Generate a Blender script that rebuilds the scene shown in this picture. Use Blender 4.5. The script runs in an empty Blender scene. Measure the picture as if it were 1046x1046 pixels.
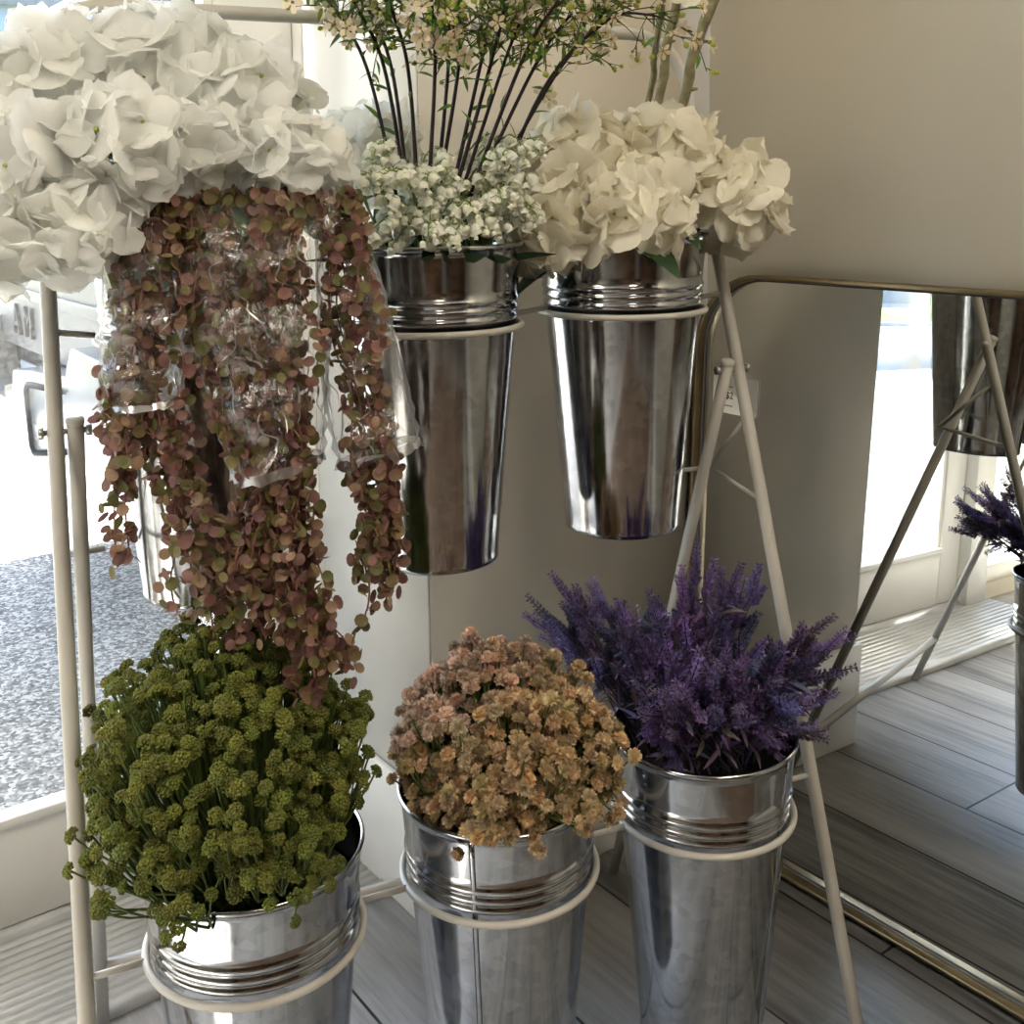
import bpy, math, random
import numpy as np
from mathutils import Vector, Matrix

random.seed(7)
rng = np.random.default_rng(11)
C = bpy.context.scene.collection
PI = math.pi
R = math.radians

# ------------------------------------------------------------------ mesh helpers
class MB:
    """collects vertices / faces / colours and links them as one mesh object"""
    def __init__(self):
        self.v = []; self.f = []; self.c = []; self.n = 0
    def add(self, V, F, col=(1, 1, 1)):
        V = np.asarray(V, float)
        self.v.append(V); n = self.n
        self.f.extend([tuple(i + n for i in f) for f in F])
        col = np.asarray(col, float)
        self.c.append(np.tile(col, (len(V), 1)) if col.ndim == 1 else col)
        self.n += len(V)
        return self
    def box(self, a, b, col=(1, 1, 1)):
        (x0, y0, z0), (x1, y1, z1) = a, b
        V = [(x0,y0,z0),(x1,y0,z0),(x1,y1,z0),(x0,y1,z0),(x0,y0,z1),(x1,y0,z1),(x1,y1,z1),(x0,y1,z1)]
        F = [(0,3,2,1),(4,5,6,7),(0,1,5,4),(1,2,6,5),(2,3,7,6),(3,0,4,7)]
        return self.add(V, F, col)
    def build(self, name, mat, parent=None, smooth=True, bevel=0):
        me = bpy.data.meshes.new(name)
        V = np.concatenate(self.v) if self.v else np.zeros((0, 3))
        o = bpy.data.objects.new(name, me)
        if parent is not None:
            V = V - np.array(parent.matrix_basis.translation)
            if parent.parent is not None:
                V = V - np.array(parent.parent.matrix_basis.translation)
        ls = np.array([i for f in self.f for i in f], dtype=np.int32)
        lens = np.array([len(f) for f in self.f], dtype=np.int32)
        starts = np.concatenate([[0], np.cumsum(lens)[:-1]]).astype(np.int32) if len(lens) else lens
        me.vertices.add(len(V)); me.vertices.foreach_set('co', V.astype(np.float32).ravel())
        me.loops.add(len(ls)); me.loops.foreach_set('vertex_index', ls)
        me.polygons.add(len(lens)); me.polygons.foreach_set('loop_start', starts); me.polygons.foreach_set('loop_total', lens)
        if smooth: me.polygons.foreach_set('use_smooth', np.ones(len(lens), dtype=bool))
        me.update(calc_edges=True)
        col = np.concatenate(self.c) if self.c else np.zeros((0, 3))
        at = me.color_attributes.new('tint', 'FLOAT_COLOR', 'POINT')
        at.data.foreach_set('color', np.concatenate([col, np.ones((len(col), 1))], 1).astype(np.float32).ravel())
        me.materials.append(mat)
        C.objects.link(o)
        if parent is not None: o.parent = parent
        if bevel:
            m = o.modifiers.new('bevel', 'BEVEL'); m.width = bevel; m.segments = 2; m.limit_method = 'ANGLE'
        return o

def nrm(v):
    v = np.asarray(v, float); return v / (np.linalg.norm(v) + 1e-12)
def frame(d, roll=0.0):
    """3x3 whose columns are x,y,z with z along d"""
    z = nrm(d); a = np.array([0, 0, 1.0]) if abs(z[2]) < .95 else np.array([1.0, 0, 0])
    x = nrm(np.cross(a, z)); y = np.cross(z, x)
    c, s = math.cos(roll), math.sin(roll)
    return np.stack([x * c + y * s, -x * s + y * c, z], 1)
def place(V, M, t, s=1.0):
    return (np.asarray(V) * s) @ M.T + np.asarray(t)
def tube(pts, rad, sides=8, caps=True):
    P = np.asarray(pts, float); n = len(P)
    rad = np.full(n, rad) if np.isscalar(rad) else np.asarray(rad, float)
    T = np.gradient(P, axis=0); T /= (np.linalg.norm(T, axis=1)[:, None] + 1e-12)
    M = frame(T[0]); x = M[:, 0]; V = []; F = []
    th = np.linspace(0, 2 * PI, sides, endpoint=False)
    for i in range(n):
        x = nrm(x - T[i] * (x @ T[i])); y = np.cross(T[i], x)
        V.append(P[i] + rad[i] * (np.cos(th)[:, None] * x + np.sin(th)[:, None] * y))
    V = np.concatenate(V)
    for i in range(n - 1):
        for j in range(sides):
            k = (j + 1) % sides
            F.append((i*sides+j, i*sides+k, (i+1)*sides+k, (i+1)*sides+j))
    if caps:
        F.append(tuple(range(sides - 1, -1, -1))); F.append(tuple((n-1)*sides + j for j in range(sides)))
    return V, F
def smooth_path(pts, n=24):
    """Catmull-Rom through the points"""
    P = [np.asarray(p, float) for p in pts]; P = [2*P[0]-P[1]] + P + [2*P[-1]-P[-2]]; out = []
    m = len(P) - 3
    for k in range(n + 1):
        u = k / n * m; i = min(int(u), m - 1); t = u - i
        a, b, c, d = P[i:i+4]
        out.append(.5*((2*b)+(-a+c)*t+(2*a-5*b+4*c-d)*t*t+(-a+3*b-3*c+d)*t**3))
    return np.array(out)
def lathe(profile, segs=64, c=(0, 0, 0)):
    P = np.asarray(profile, float); n = len(P); th = np.linspace(0, 2*PI, segs, endpoint=False)
    V = np.concatenate([np.stack([p[0]*np.cos(th), p[0]*np.sin(th), np.full(segs, p[1])], 1) for p in P]) + np.asarray(c)
    F = []
    for i in range(n - 1):
        for j in range(segs):
            k = (j + 1) % segs
            F.append((i*segs+j, i*segs+k, (i+1)*segs+k, (i+1)*segs+j))
    return V, F
def ring(center, r, tr, segs=64, sides=10):
    th = np.linspace(0, 2*PI, segs, endpoint=False); ph = np.linspace(0, 2*PI, sides, endpoint=False)
    V = np.array([[center[0]+(r+tr*math.cos(q))*math.cos(t), center[1]+(r+tr*math.cos(q))*math.sin(t), center[2]+tr*math.sin(q)] for t in th for q in ph])
    F = [(i*sides+j, ((i+1)%segs)*sides+j, ((i+1)%segs)*sides+(j+1)%sides, i*sides+(j+1)%sides) for i in range(segs) for j in range(sides)]
    return V, F
def ico(sub=1):
    import bmesh
    b = bmesh.new(); bmesh.ops.create_icosphere(b, subdivisions=sub, radius=1)
    b.verts.ensure_lookup_table()
    V = np.array([v.co[:] for v in b.verts]); F = [tuple(v.index for v in f.verts) for f in b.faces]; b.free(); return V, F
ICO0 = ico(1); ICO1 = ico(2)

def fib(n, jitter=0.0):
    i = np.arange(n) + .5; z = 1 - 2*i/n; th = PI*(1+5**.5)*i
    V = np.stack([np.sqrt(1-z*z)*np.cos(th), np.sqrt(1-z*z)*np.sin(th), z], 1)
    if jitter: V += rng.normal(0, jitter, V.shape); V /= np.linalg.norm(V, axis=1)[:, None]
    return V

# ------------------------------------------------------------------ object helpers
def empty(name, loc):
    o = bpy.data.objects.new(name, None); C.objects.link(o); o.location = loc
    o.empty_display_size = .05
    o.matrix_basis = Matrix.Translation(Vector(loc)); return o
def tag(o, label=None, cat=None, group=None, kind=None):
    if label: o['label'] = label
    if cat: o['category'] = cat
    if group: o['group'] = group
    if kind: o['kind'] = kind
    return o
def structure(o, label=None, cat=None):
    return tag(o, label, cat, kind='structure')

# ------------------------------------------------------------------ materials
def newmat(name):
    m = bpy.data.materials.new(name); m.use_nodes = True
    nt = m.node_tree; nt.nodes.clear()
    out = nt.nodes.new('ShaderNodeOutputMaterial'); return m, nt, out
def N(nt, kind, **kw):
    n = nt.nodes.new(kind)
    for k, v in kw.items():
        if k in n.inputs: n.inputs[k].default_value = v
        else: setattr(n, k, v)
    return n
def L(nt, a, b): nt.links.new(a, b)
def ramp(nt, fac, stops):
    r = nt.nodes.new('ShaderNodeValToRGB'); e = r.color_ramp.elements
    while len(e) < len(stops): e.new(.5)
    for i, (p, c) in enumerate(stops): e[i].position = p; e[i].color = (*c, 1)
    L(nt, fac, r.inputs[0]); return r.outputs[0]
def principled(name, color, rough=.5, metal=0.0, bump=0.0, bump_scale=200, var=0.0, var_scale=8, spec=.5, coat=0):
    m, nt, out = newmat(name)
    b = N(nt, 'ShaderNodeBsdfPrincipled', **{'Base Color': (*color, 1), 'Roughness': rough, 'Metallic': metal})
    b.inputs['Specular IOR Level'].default_value = spec
    if coat: b.inputs['Coat Weight'].default_value = coat
    tc = N(nt, 'ShaderNodeTexCoord')
    if var:
        n = N(nt, 'ShaderNodeTexNoise', Scale=var_scale, Detail=4.0); L(nt, tc.outputs['Object'], n.inputs['Vector'])
        lo = tuple(max(0, c*(1-var)) for c in color); hi = tuple(min(1, c*(1+var)) for c in color)
        L(nt, ramp(nt, n.outputs['Fac'], [(.3, lo), (.7, hi)]), b.inputs['Base Color'])
    if bump:
        n = N(nt, 'ShaderNodeTexNoise', Scale=bump_scale, Detail=3.0); L(nt, tc.outputs['Object'], n.inputs['Vector'])
        bp = N(nt, 'ShaderNodeBump', Strength=bump, Distance=.002); L(nt, n.outputs['Fac'], bp.inputs['Height']); L(nt, bp.outputs[0], b.inputs['Normal'])
    L(nt, b.outputs[0], out.inputs[0]); return m
def leafmat(name, color, trans=.35, rough=.55, noise=.12, scale=60, tintmix=1.0):
    """thin petal / leaf: diffuse + translucent, colour times the mesh's own tint"""
    m, nt, out = newmat(name)
    at = N(nt, 'ShaderNodeAttribute', attribute_name='tint')
    tc = N(nt, 'ShaderNodeTexCoord'); n = N(nt, 'ShaderNodeTexNoise', Scale=scale, Detail=3.0); L(nt, tc.outputs['Object'], n.inputs['Vector'])
    rr = ramp(nt, n.outputs['Fac'], [(.3, tuple(c*(1-noise) for c in color)), (.7, tuple(min(1, c*(1+noise)) for c in color))])
    mx = N(nt, 'ShaderNodeMix', data_type='RGBA', blend_type='MULTIPLY'); mx.inputs['Factor'].default_value = tintmix
    L(nt, rr, mx.inputs[6]); L(nt, at.outputs['Color'], mx.inputs[7])
    b = N(nt, 'ShaderNodeBsdfPrincipled', Roughness=rough); b.inputs['Specular IOR Level'].default_value = .3
    L(nt, mx.outputs[2], b.inputs['Base Color'])
    if trans:
        t = N(nt, 'ShaderNodeBsdfTranslucent'); L(nt, mx.outputs[2], t.inputs['Color'])
        ms = N(nt, 'ShaderNodeMixShader'); ms.inputs[0].default_value = trans
        L(nt, b.outputs[0], ms.inputs[1]); L(nt, t.outputs[0], ms.inputs[2]); L(nt, ms.outputs[0], out.inputs[0])
    else: L(nt, b.outputs[0], out.inputs[0])
    return m

M = {}
M['rack'] = principled('white_painted_metal', (.47, .45, .405), .38, bump=.05, bump_scale=300, var=.04, var_scale=30)
M['trim'] = principled('white_trim_paint', (.82, .81, .77), .4, var=.03, var_scale=6)
M['paint'] = principled('beige_wall_paint', (.68, .63, .53), .85, bump=.12, bump_scale=350, var=.03, var_scale=2)
M['panel'] = principled('dark_reflection_brown', (.16, .115, .08), .6, var=.25, var_scale=3)  # invented dark tone for the unseen rear wall, darkens the steel's reflections
M['ceiling'] = principled('ceiling_paint', (.75, .73, .68), .9, var=.02)
M['steel'] = principled('bolt_steel', (.45, .44, .42), .3, 1.0, var=.1)
M['brass'] = principled('aged_brass', (.24, .19, .11), .30, .9, bump=.1, bump_scale=90, var=.2, var_scale=14)
M['brassdark'] = principled('dark_frame_reveal', (.10, .095, .09), .35, .6, var=.2)
M['alu'] = principled('ridged_aluminium', (.60, .605, .61), .4, .4, var=.12, var_scale=10)
M['tagpaper'] = principled('white_card', (.86, .85, .81), .6, var=.02)
M['ink'] = principled('black_ink', (.03, .03, .03), .6)
M['wood'] = principled('brown_cabinet_wood', (.17, .085, .045), .45, var=.35, var_scale=5)
M['wood2'] = principled('pale_shelf_wood', (.26, .15, .085), .5, var=.3, var_scale=5)

def galvanized():
    m, nt, out = newmat('galvanized_steel')
    tc = N(nt, 'ShaderNodeTexCoord')
    vo = N(nt, 'ShaderNodeTexVoronoi', Scale=90.0); L(nt, tc.outputs['Object'], vo.inputs['Vector'])
    mp = N(nt, 'ShaderNodeMapping'); mp.inputs['Scale'].default_value = (60, 60, 4); L(nt, tc.outputs['Object'], mp.inputs['Vector'])
    st = N(nt, 'ShaderNodeTexNoise', Scale=1.0, Detail=5.0); L(nt, mp.outputs[0], st.inputs['Vector'])
    mx = N(nt, 'ShaderNodeMix', data_type='FLOAT'); mx.inputs['Factor'].default_value = .6
    L(nt, vo.outputs['Color'], mx.inputs[2]); L(nt, st.outputs['Fac'], mx.inputs[3])
    col = ramp(nt, mx.outputs[0], [(.2, (.30, .31, .325)), (.8, (.50, .51, .525))])
    rr = ramp(nt, mx.outputs[0], [(.2, (.07,)*3), (.8, (.16,)*3)])
    bp = N(nt, 'ShaderNodeBump', Strength=.12, Distance=.001); L(nt, st.outputs['Fac'], bp.inputs['Height'])
    b = N(nt, 'ShaderNodeBsdfPrincipled', Metallic=1.0); b.inputs['Anisotropic'].default_value = .3
    L(nt, col, b.inputs['Base Color']); L(nt, rr, b.inputs['Roughness']); L(nt, bp.outputs[0], b.inputs['Normal'])
    L(nt, b.outputs[0], out.inputs[0]); return m
M['galv'] = galvanized()

def mirror_glass():
    m, nt, out = newmat('mirror_glass')
    g = N(nt, 'ShaderNodeBsdfPrincipled', **{'Base Color': (.86, .88, .87, 1), 'Roughness': .0, 'Metallic': 1.0})
    L(nt, g.outputs[0], out.inputs[0]); return m
M['mirror'] = mirror_glass()

def thin_glass(name, dust=.0, tint=(.97, .98, .97)):
    m, nt, out = newmat(name)
    t = N(nt, 'ShaderNodeBsdfTransparent'); t.inputs[0].default_value = (*tint, 1)
    g = N(nt, 'ShaderNodeBsdfGlossy', Roughness=.02)
    lw = N(nt, 'ShaderNodeLayerWeight', Blend=.5); ms = N(nt, 'ShaderNodeMixShader')
    L(nt, ramp(nt, lw.outputs['Facing'], [(0, (.03,)*3), (.6, (.05,)*3), (.85, (.2,)*3), (1, (.9,)*3)]), ms.inputs[0]); L(nt, t.outputs[0], ms.inputs[1]); L(nt, g.outputs[0], ms.inputs[2])
    sh = ms.outputs[0]
    if dust:
        tc = N(nt, 'ShaderNodeTexCoord'); n = N(nt, 'ShaderNodeTexNoise', Scale=160.0, Detail=6.0); L(nt, tc.outputs['Object'], n.inputs['Vector'])
        d = N(nt, 'ShaderNodeBsdfTranslucent'); d.inputs[0].default_value = (.9, .9, .88, 1)
        f = ramp(nt, n.outputs['Fac'], [(.45, (dust*.5,)*3), (.75, (min(1, dust*1.6),)*3)])
        m2 = N(nt, 'ShaderNodeMixShader'); L(nt, f, m2.inputs[0]); L(nt, sh, m2.inputs[1]); L(nt, d.outputs[0], m2.inputs[2]); sh = m2.outputs[0]
    L(nt, sh, out.inputs[0]); return m
M['pane'] = thin_glass('dusty_window_glass', .018)

def sleeve_mat():
    m, nt, out = newmat('crinkled_clear_plastic')
    tc = N(nt, 'ShaderNodeTexCoord'); n = N(nt, 'ShaderNodeTexNoise', Scale=38.0, Detail=5.0, Distortion=1.2); L(nt, tc.outputs['Object'], n.inputs['Vector'])
    bp = N(nt, 'ShaderNodeBump', Strength=.9, Distance=.006); L(nt, n.outputs['Fac'], bp.inputs['Height'])
    t = N(nt, 'ShaderNodeBsdfTransparent'); t.inputs[0].default_value = (.97, .96, .95, 1)
    g = N(nt, 'ShaderNodeBsdfGlossy', Roughness=.12); L(nt, bp.outputs[0], g.inputs['Normal'])
    tr = N(nt, 'ShaderNodeBsdfTranslucent'); tr.inputs[0].default_value = (.95, .94, .92, 1); L(nt, bp.outputs[0], tr.inputs['Normal'])
    a = N(nt, 'ShaderNodeMixShader'); a.inputs[0].default_value = .45; L(nt, g.outputs[0], a.inputs[1]); L(nt, tr.outputs[0], a.inputs[2])
    lw = N(nt, 'ShaderNodeLayerWeight', Blend=.25); L(nt, bp.outputs[0], lw.inputs['Normal'])
    f = ramp(nt, lw.outputs['Facing'], [(.0, (.10,)*3), (.40, (.20,)*3), (.7, (.45,)*3), (1.0, (.95,)*3)])
    ms = N(nt, 'ShaderNodeMixShader'); L(nt, f, ms.inputs[0]); L(nt, t.outputs[0], ms.inputs[1]); L(nt, a.outputs[0], ms.inputs[2])
    L(nt, ms.outputs[0], out.inputs[0]); return m
M['sleeve'] = sleeve_mat()
def crease_mat():
    m, nt, out = newmat('folded_plastic_edge')
    t = N(nt, 'ShaderNodeBsdfTransparent'); tr = N(nt, 'ShaderNodeBsdfTranslucent'); tr.inputs[0].default_value = (.95, .95, .93, 1)
    g = N(nt, 'ShaderNodeBsdfGlossy', Roughness=.2); a = N(nt, 'ShaderNodeMixShader'); a.inputs[0].default_value = .4; L(nt, tr.outputs[0], a.inputs[1]); L(nt, g.outputs[0], a.inputs[2])
    ms = N(nt, 'ShaderNodeMixShader'); ms.inputs[0].default_value = .62; L(nt, t.outputs[0], ms.inputs[1]); L(nt, a.outputs[0], ms.inputs[2]); L(nt, ms.outputs[0], out.inputs[0]); return m
M['crease'] = crease_mat()

def floor_mat():
    m, nt, out = newmat('grey_wood_planks')
    geo = N(nt, 'ShaderNodeNewGeometry'); sep = N(nt, 'ShaderNodeSeparateXYZ'); L(nt, geo.outputs['Position'], sep.inputs[0])
    def math_(op, a, b=None):
        n = N(nt, 'ShaderNodeMath', operation=op)
        for i, q in enumerate((a, b)):
            if q is None: continue
            if isinstance(q, (int, float)): n.inputs[i].default_value = q
            else: L(nt, q, n.inputs[i])
        return n.outputs[0]
    W = .222
    u = math_('DIVIDE', math_('SUBTRACT', sep.outputs[0], .012), W); iu = math_('FLOOR', u); fu = math_('SUBTRACT', u, iu)
    v = math_('DIVIDE', math_('ADD', sep.outputs[1], math_('MULTIPLY', math_('FRACT', math_('MULTIPLY', iu, .377)), 1.2)), 1.2)
    iv = math_('FLOOR', v); fv = math_('SUBTRACT', v, iv)
    wn = N(nt, 'ShaderNodeTexWhiteNoise', noise_dimensions='2D'); cb = N(nt, 'ShaderNodeCombineXYZ'); L(nt, iu, cb.inputs[0]); L(nt, iv, cb.inputs[1]); L(nt, cb.outputs[0], wn.inputs['Vector'])
    off = N(nt, 'ShaderNodeVectorMath', operation='MULTIPLY_ADD'); L(nt, wn.outputs['Color'], off.inputs[0]); off.inputs[1].default_value = (7, 7, 7); L(nt, geo.outputs['Position'], off.inputs[2])
    mp = N(nt, 'ShaderNodeMapping'); mp.inputs['Scale'].default_value = (55, 3.2, 1); L(nt, off.outputs[0], mp.inputs['Vector'])
    g1 = N(nt, 'ShaderNodeTexNoise', Scale=1.0, Detail=8.0, Roughness=.7); L(nt, mp.outputs[0], g1.inputs['Vector'])
    mp2 = N(nt, 'ShaderNodeMapping'); mp2.inputs['Scale'].default_value = (9, 2.0, 1); L(nt, off.outputs[0], mp2.inputs['Vector'])
    g2 = N(nt, 'ShaderNodeTexNoise', Scale=1.0, Detail=4.0); L(nt, mp2.outputs[0], g2.inputs['Vector'])
    s = math_('ADD', math_('MULTIPLY', g1.outputs['Fac'], .55), math_('ADD', math_('MULTIPLY', g2.outputs['Fac'], .35), math_('MULTIPLY', wn.outputs['Value'], .22)))
    col = ramp(nt, s, [(.36, (.11, .107, .103)), (.48, (.30, .294, .285)), (.6, (.50, .49, .475)), (.74, (.66, .65, .63))])
    ed = math_('MINIMUM', math_('MINIMUM', fu, math_('SUBTRACT', 1.0, fu)), math_('MULTIPLY', math_('MINIMUM', fv, math_('SUBTRACT', 1.0, fv)), 5.4))
    gap = math_('LESS_THAN', ed, .010)
    mx = N(nt, 'ShaderNodeMix', data_type='RGBA'); L(nt, gap, mx.inputs['Factor']); L(nt, col, mx.inputs[6]); mx.inputs[7].default_value = (.02, .02, .02, 1)
    b = N(nt, 'ShaderNodeBsdfPrincipled', Roughness=.36); L(nt, mx.outputs[2], b.inputs['Base Color'])
    bp = N(nt, 'ShaderNodeBump', Strength=.25, Distance=.002); L(nt, math_('SUBTRACT', g1.outputs['Fac'], math_('MULTIPLY', gap, 1.5)), bp.inputs['Height']); L(nt, bp.outputs[0], b.inputs['Normal'])
    L(nt, b.outputs[0], out.inputs[0]); return m
M['floor'] = floor_mat()

def speckle(name, lo, hi, scale=260, rough=.9):
    m, nt, out = newmat(name)
    geo = N(nt, 'ShaderNodeNewGeometry')
    n = N(nt, 'ShaderNodeTexVoronoi', Scale=scale); L(nt, geo.outputs['Position'], n.inputs['Vector'])
    n2 = N(nt, 'ShaderNodeTexNoise', Scale=3.0, Detail=4.0); L(nt, geo.outputs['Position'], n2.inputs['Vector'])
    sp = N(nt, 'ShaderNodeSeparateColor'); L(nt, n.outputs['Color'], sp.inputs[0])
    ad = N(nt, 'ShaderNodeMath', operation='MULTIPLY_ADD'); L(nt, n2.outputs['Fac'], ad.inputs[0]); ad.inputs[1].default_value = .35; L(nt, sp.outputs[0], ad.inputs[2])
    col = ramp(nt, ad.outputs[0], [(.25, lo), (.75, tuple((a+b)/2*.9 for a, b in zip(lo, hi))), (1.1, hi)])
    b = N(nt, 'ShaderNodeBsdfPrincipled', Roughness=rough); L(nt, col, b.inputs['Base Color']); L(nt, b.outputs[0], out.inputs[0]); return m
M['pavement'] = speckle('pale_aggregate_paving', (.10, .10, .104), (.60, .595, .585), 105)
M['road'] = speckle('grey_road', (.20, .20, .205), (.34, .34, .34), 60)
M['grass'] = principled('lawn_green', (.20, .34, .05), .9, var=.3, var_scale=3)
M['truckpaint'] = principled('silver_truck_paint', (.115, .11, .102), .4, .0, var=.05, spec=.3)
M['truckdark'] = principled('truck_dark_plastic', (.006, .008, .011), .7, var=.2, spec=.1)
M['chrome'] = principled('brushed_bumper', (.15, .145, .135), .25, .0, var=.06)
M['plate'] = principled('plate_white', (.26, .26, .27), .45, var=.03)
M['tyre'] = principled('tyre_rubber', (.03, .03, .03), .8, var=.2)
M['truckletter'] = principled('letter_shade_tone', (.075, .072, .068), .6, spec=.1)  # shade of the embossed letters put in as a darker colour
M['truckglass'] = principled('truck_glass', (.03, .05, .08), .08, .0, spec=.8)
M['taillight'] = principled('tail_light_red', (.5, .03, .03), .2)
M['house'] = principled('far_blue_grey_wall', (.30, .36, .44), .8, var=.1, var_scale=1)
M['houseroof'] = principled('far_roof', (.22, .22, .24), .8, var=.1)
M['housetrim'] = principled('far_white_trim', (.8, .8, .8), .7)
M['leafgreen'] = leafmat('tree_leaves', (.16, .30, .07), .3)
M['bark'] = principled('tree_bark', (.12, .09, .07), .9, var=.3, var_scale=20)

M['petal_w'] = leafmat('white_silk_petal', (.93, .935, .92), .52, noise=.04, scale=40)
M['petal_c'] = leafmat('cream_silk_petal', (.93, .895, .78), .38, noise=.04, scale=40)
M['dkgreen'] = leafmat('dark_green_leaf', (.035, .075, .03), .15, noise=.3, scale=40)
M['mdgreen'] = leafmat('mid_green_leaf', (.11, .20, .055), .25, noise=.3, scale=60)
M['bell'] = leafmat('white_bell', (.86, .86, .78), .3, noise=.06, scale=120)
M['palestem'] = leafmat('pale_green_stem', (.20, .27, .08), .1, noise=.2)
M['darkstem'] = leafmat('dark_brown_stem', (.035, .022, .024), .0, noise=.3, scale=120)
M['olivestem'] = leafmat('olive_grey_stem', (.22, .20, .11), .0, noise=.35, scale=70)
M['blossom'] = leafmat('cream_blossom', (.85, .76, .56), .35, noise=.1, scale=80)
M['bud'] = leafmat('lime_bud', (.42, .46, .09), .2, noise=.2, scale=80)
M['vineleaf'] = leafmat('round_vine_leaf', (1.0, 1.0, 1.0), .38, rough=.45, noise=.18, scale=160)
M['vinestem'] = leafmat('pink_brown_stem', (.24, .10, .08), .1, noise=.25)
M['greenhead'] = leafmat('olive_green_heads', (.125, .138, .026), .10, rough=.8, noise=.25, scale=50)
M['greenstem'] = leafmat('deep_green_stem', (.09, .13, .03), .1, noise=.2)
M['tanhead'] = leafmat('tan_heads', (.56, .42, .25), .2, noise=.2, scale=50)
M['lav'] = leafmat('violet_florets', (.46, .37, .68), .25, noise=.25, scale=60)
M['lavleaf'] = leafmat('dusky_purple_leaf', (.15, .13, .19), .25, noise=.3, scale=50)
M['lavstem'] = leafmat('dark_purple_stem', (.05, .04, .06), .0, noise=.2)
M['foam'] = principled('dark_foam', (.02, .025, .018), .95, var=.4, var_scale=30)

# ------------------------------------------------------------------ camera
F_PX, PITCH, ROLL, HCAM, WY, CY = 1119.535, R(7.3287), R(-.7565), 1.14498, R(53.103), 340.0
Xl = np.array([math.sin(WY), 0, math.cos(WY)]); Yl = np.array([-math.cos(WY), 0, math.sin(WY)])
def lev2w(v): v = np.asarray(v, float); return Vector((float(v @ Xl), float(v @ Yl), float(v[1])))
cp, sp_, cr, sr = math.cos(PITCH), math.sin(PITCH), math.cos(ROLL), math.sin(ROLL)
ax = lev2w((cr, sr*cp, sr*sp_)); ay = -lev2w((sr, -cr*cp, -cr*sp_)); az = -lev2w((0, -sp_, cp))
cam = bpy.data.cameras.new('camera'); co = bpy.data.objects.new('camera', cam); C.objects.link(co)
co.matrix_world = Matrix(((ax.x, ay.x, az.x, 0), (ax.y, ay.y, az.y, 0), (ax.z, ay.z, az.z, HCAM), (0, 0, 0, 1)))
cam.sensor_width = 36; cam.sensor_fit = 'HORIZONTAL'; cam.lens = F_PX/1046*36; cam.shift_y = -(523-CY)/1046
cam.clip_start = .02; cam.clip_end = 200
bpy.context.scene.camera = co
fwd = np.array([math.cos(WY), math.sin(WY), 0.0]); rgt = np.array([math.sin(WY), -math.cos(WY), 0.0])

# ------------------------------------------------------------------ rack frame (r along the rack, n to the front)
RA = np.array([.97491, -.22260, 0]); RN = np.array([-.22260, -.97491, 0]); RO = np.array([.6790, .9851, 0])
def rk(r, n, z): return RO + RA*r + RN*n + np.array([0, 0, z])
N0, KS = .19194, .30747
def lat(z): return .43953 + (.41915-.43953)*z/1.1
def leg(s, z): return rk(s*lat(z), N0 - KS*z, z)
D, ZL, ZU = .26846, .40582, .99398
RIM = .09555
def bc(k, up):
    z, e = (ZU, -.01616) if up else (ZL, -.0013)
    p = rk(k*D, N0 - KS*z + e, z)
    if up and k == 0: p = p + RA*.006 - np.array([0, 0, .005])
    return p

# ================================================================== SETTING
YA, XB, YD = 1.345, 1.446, 1.75
XL, YF, ZC = -4.2, -3.6, 2.75
b = MB()
b.box((XL, YF, -.06), (XB+.15, YD+.05, 0))
structure(b.build('floor', M['floor'], smooth=False), 'grey wood plank floor under the flower stand', 'floor')
b = MB().box((XL-.15, YF-.15, ZC), (XB+.15, 1.9, ZC+.1)); structure(b.build('ceiling', M['ceiling'], smooth=False), 'pale ceiling over the shop room', 'ceiling')
b = MB()
b.box((.849, YA, 0), (XB+.15, 1.69, ZC)); b.box((.905, 1.69, -.3), (XB+.15, 1.9, ZC))
b.box((-.43, 1.70, 2.25), (.905, 1.9, ZC)); b.box((-1.6, 1.70, 2.35), (-.43, 1.9, ZC)); b.box((XL, 1.70, -.3), (-1.6, 1.9, ZC)); b.box((-1.6, 1.72, -.3), (-.43, 1.88, .03))
structure(b.build('wall_back', M['paint'], smooth=False), 'beige wall with a pier beside the glass door', 'wall')
b = MB().box((.845, YA+.0005, .22), (.849, 1.69, ZC)); structure(b.build('trim_3', M['trim'], smooth=False), 'white painted side face of the pier by the door', 'wall side')
b = MB().box((XB, YF, 0), (XB+.15, YA, ZC)); structure(b.build('wall_right', M['paint'], smooth=False), 'beige wall behind the leaning mirror', 'wall')
b = MB().box((XL-.15, YF, -.3), (XL, 1.9, ZC)); structure(b.build('wall_left', M['paint'], smooth=False), 'beige far left wall of the shop', 'wall')
b = MB().box((XL-.15, YF-.15, 0), (XB+.15, YF, ZC)); structure(b.build('wall_front', M['panel'], smooth=False), 'unseen wall behind the viewer, its dark brown put in for reflections', 'wall')
b = MB().box((.833, YA-.012, 0), (XB, YA, .22)); b.box((.833, YA, 0), (.845, 1.66, .22))
structure(b.build('baseboard_back', M['trim'], smooth=False, bevel=.002), 'white baseboard around the foot of the pier', 'baseboard')
b = MB().box((XB-.012, YF, 0), (XB, YA-.012, .22)); structure(b.build('baseboard_right', M['trim'], smooth=False, bevel=.002), 'white baseboard behind the mirror', 'baseboard')

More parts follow.
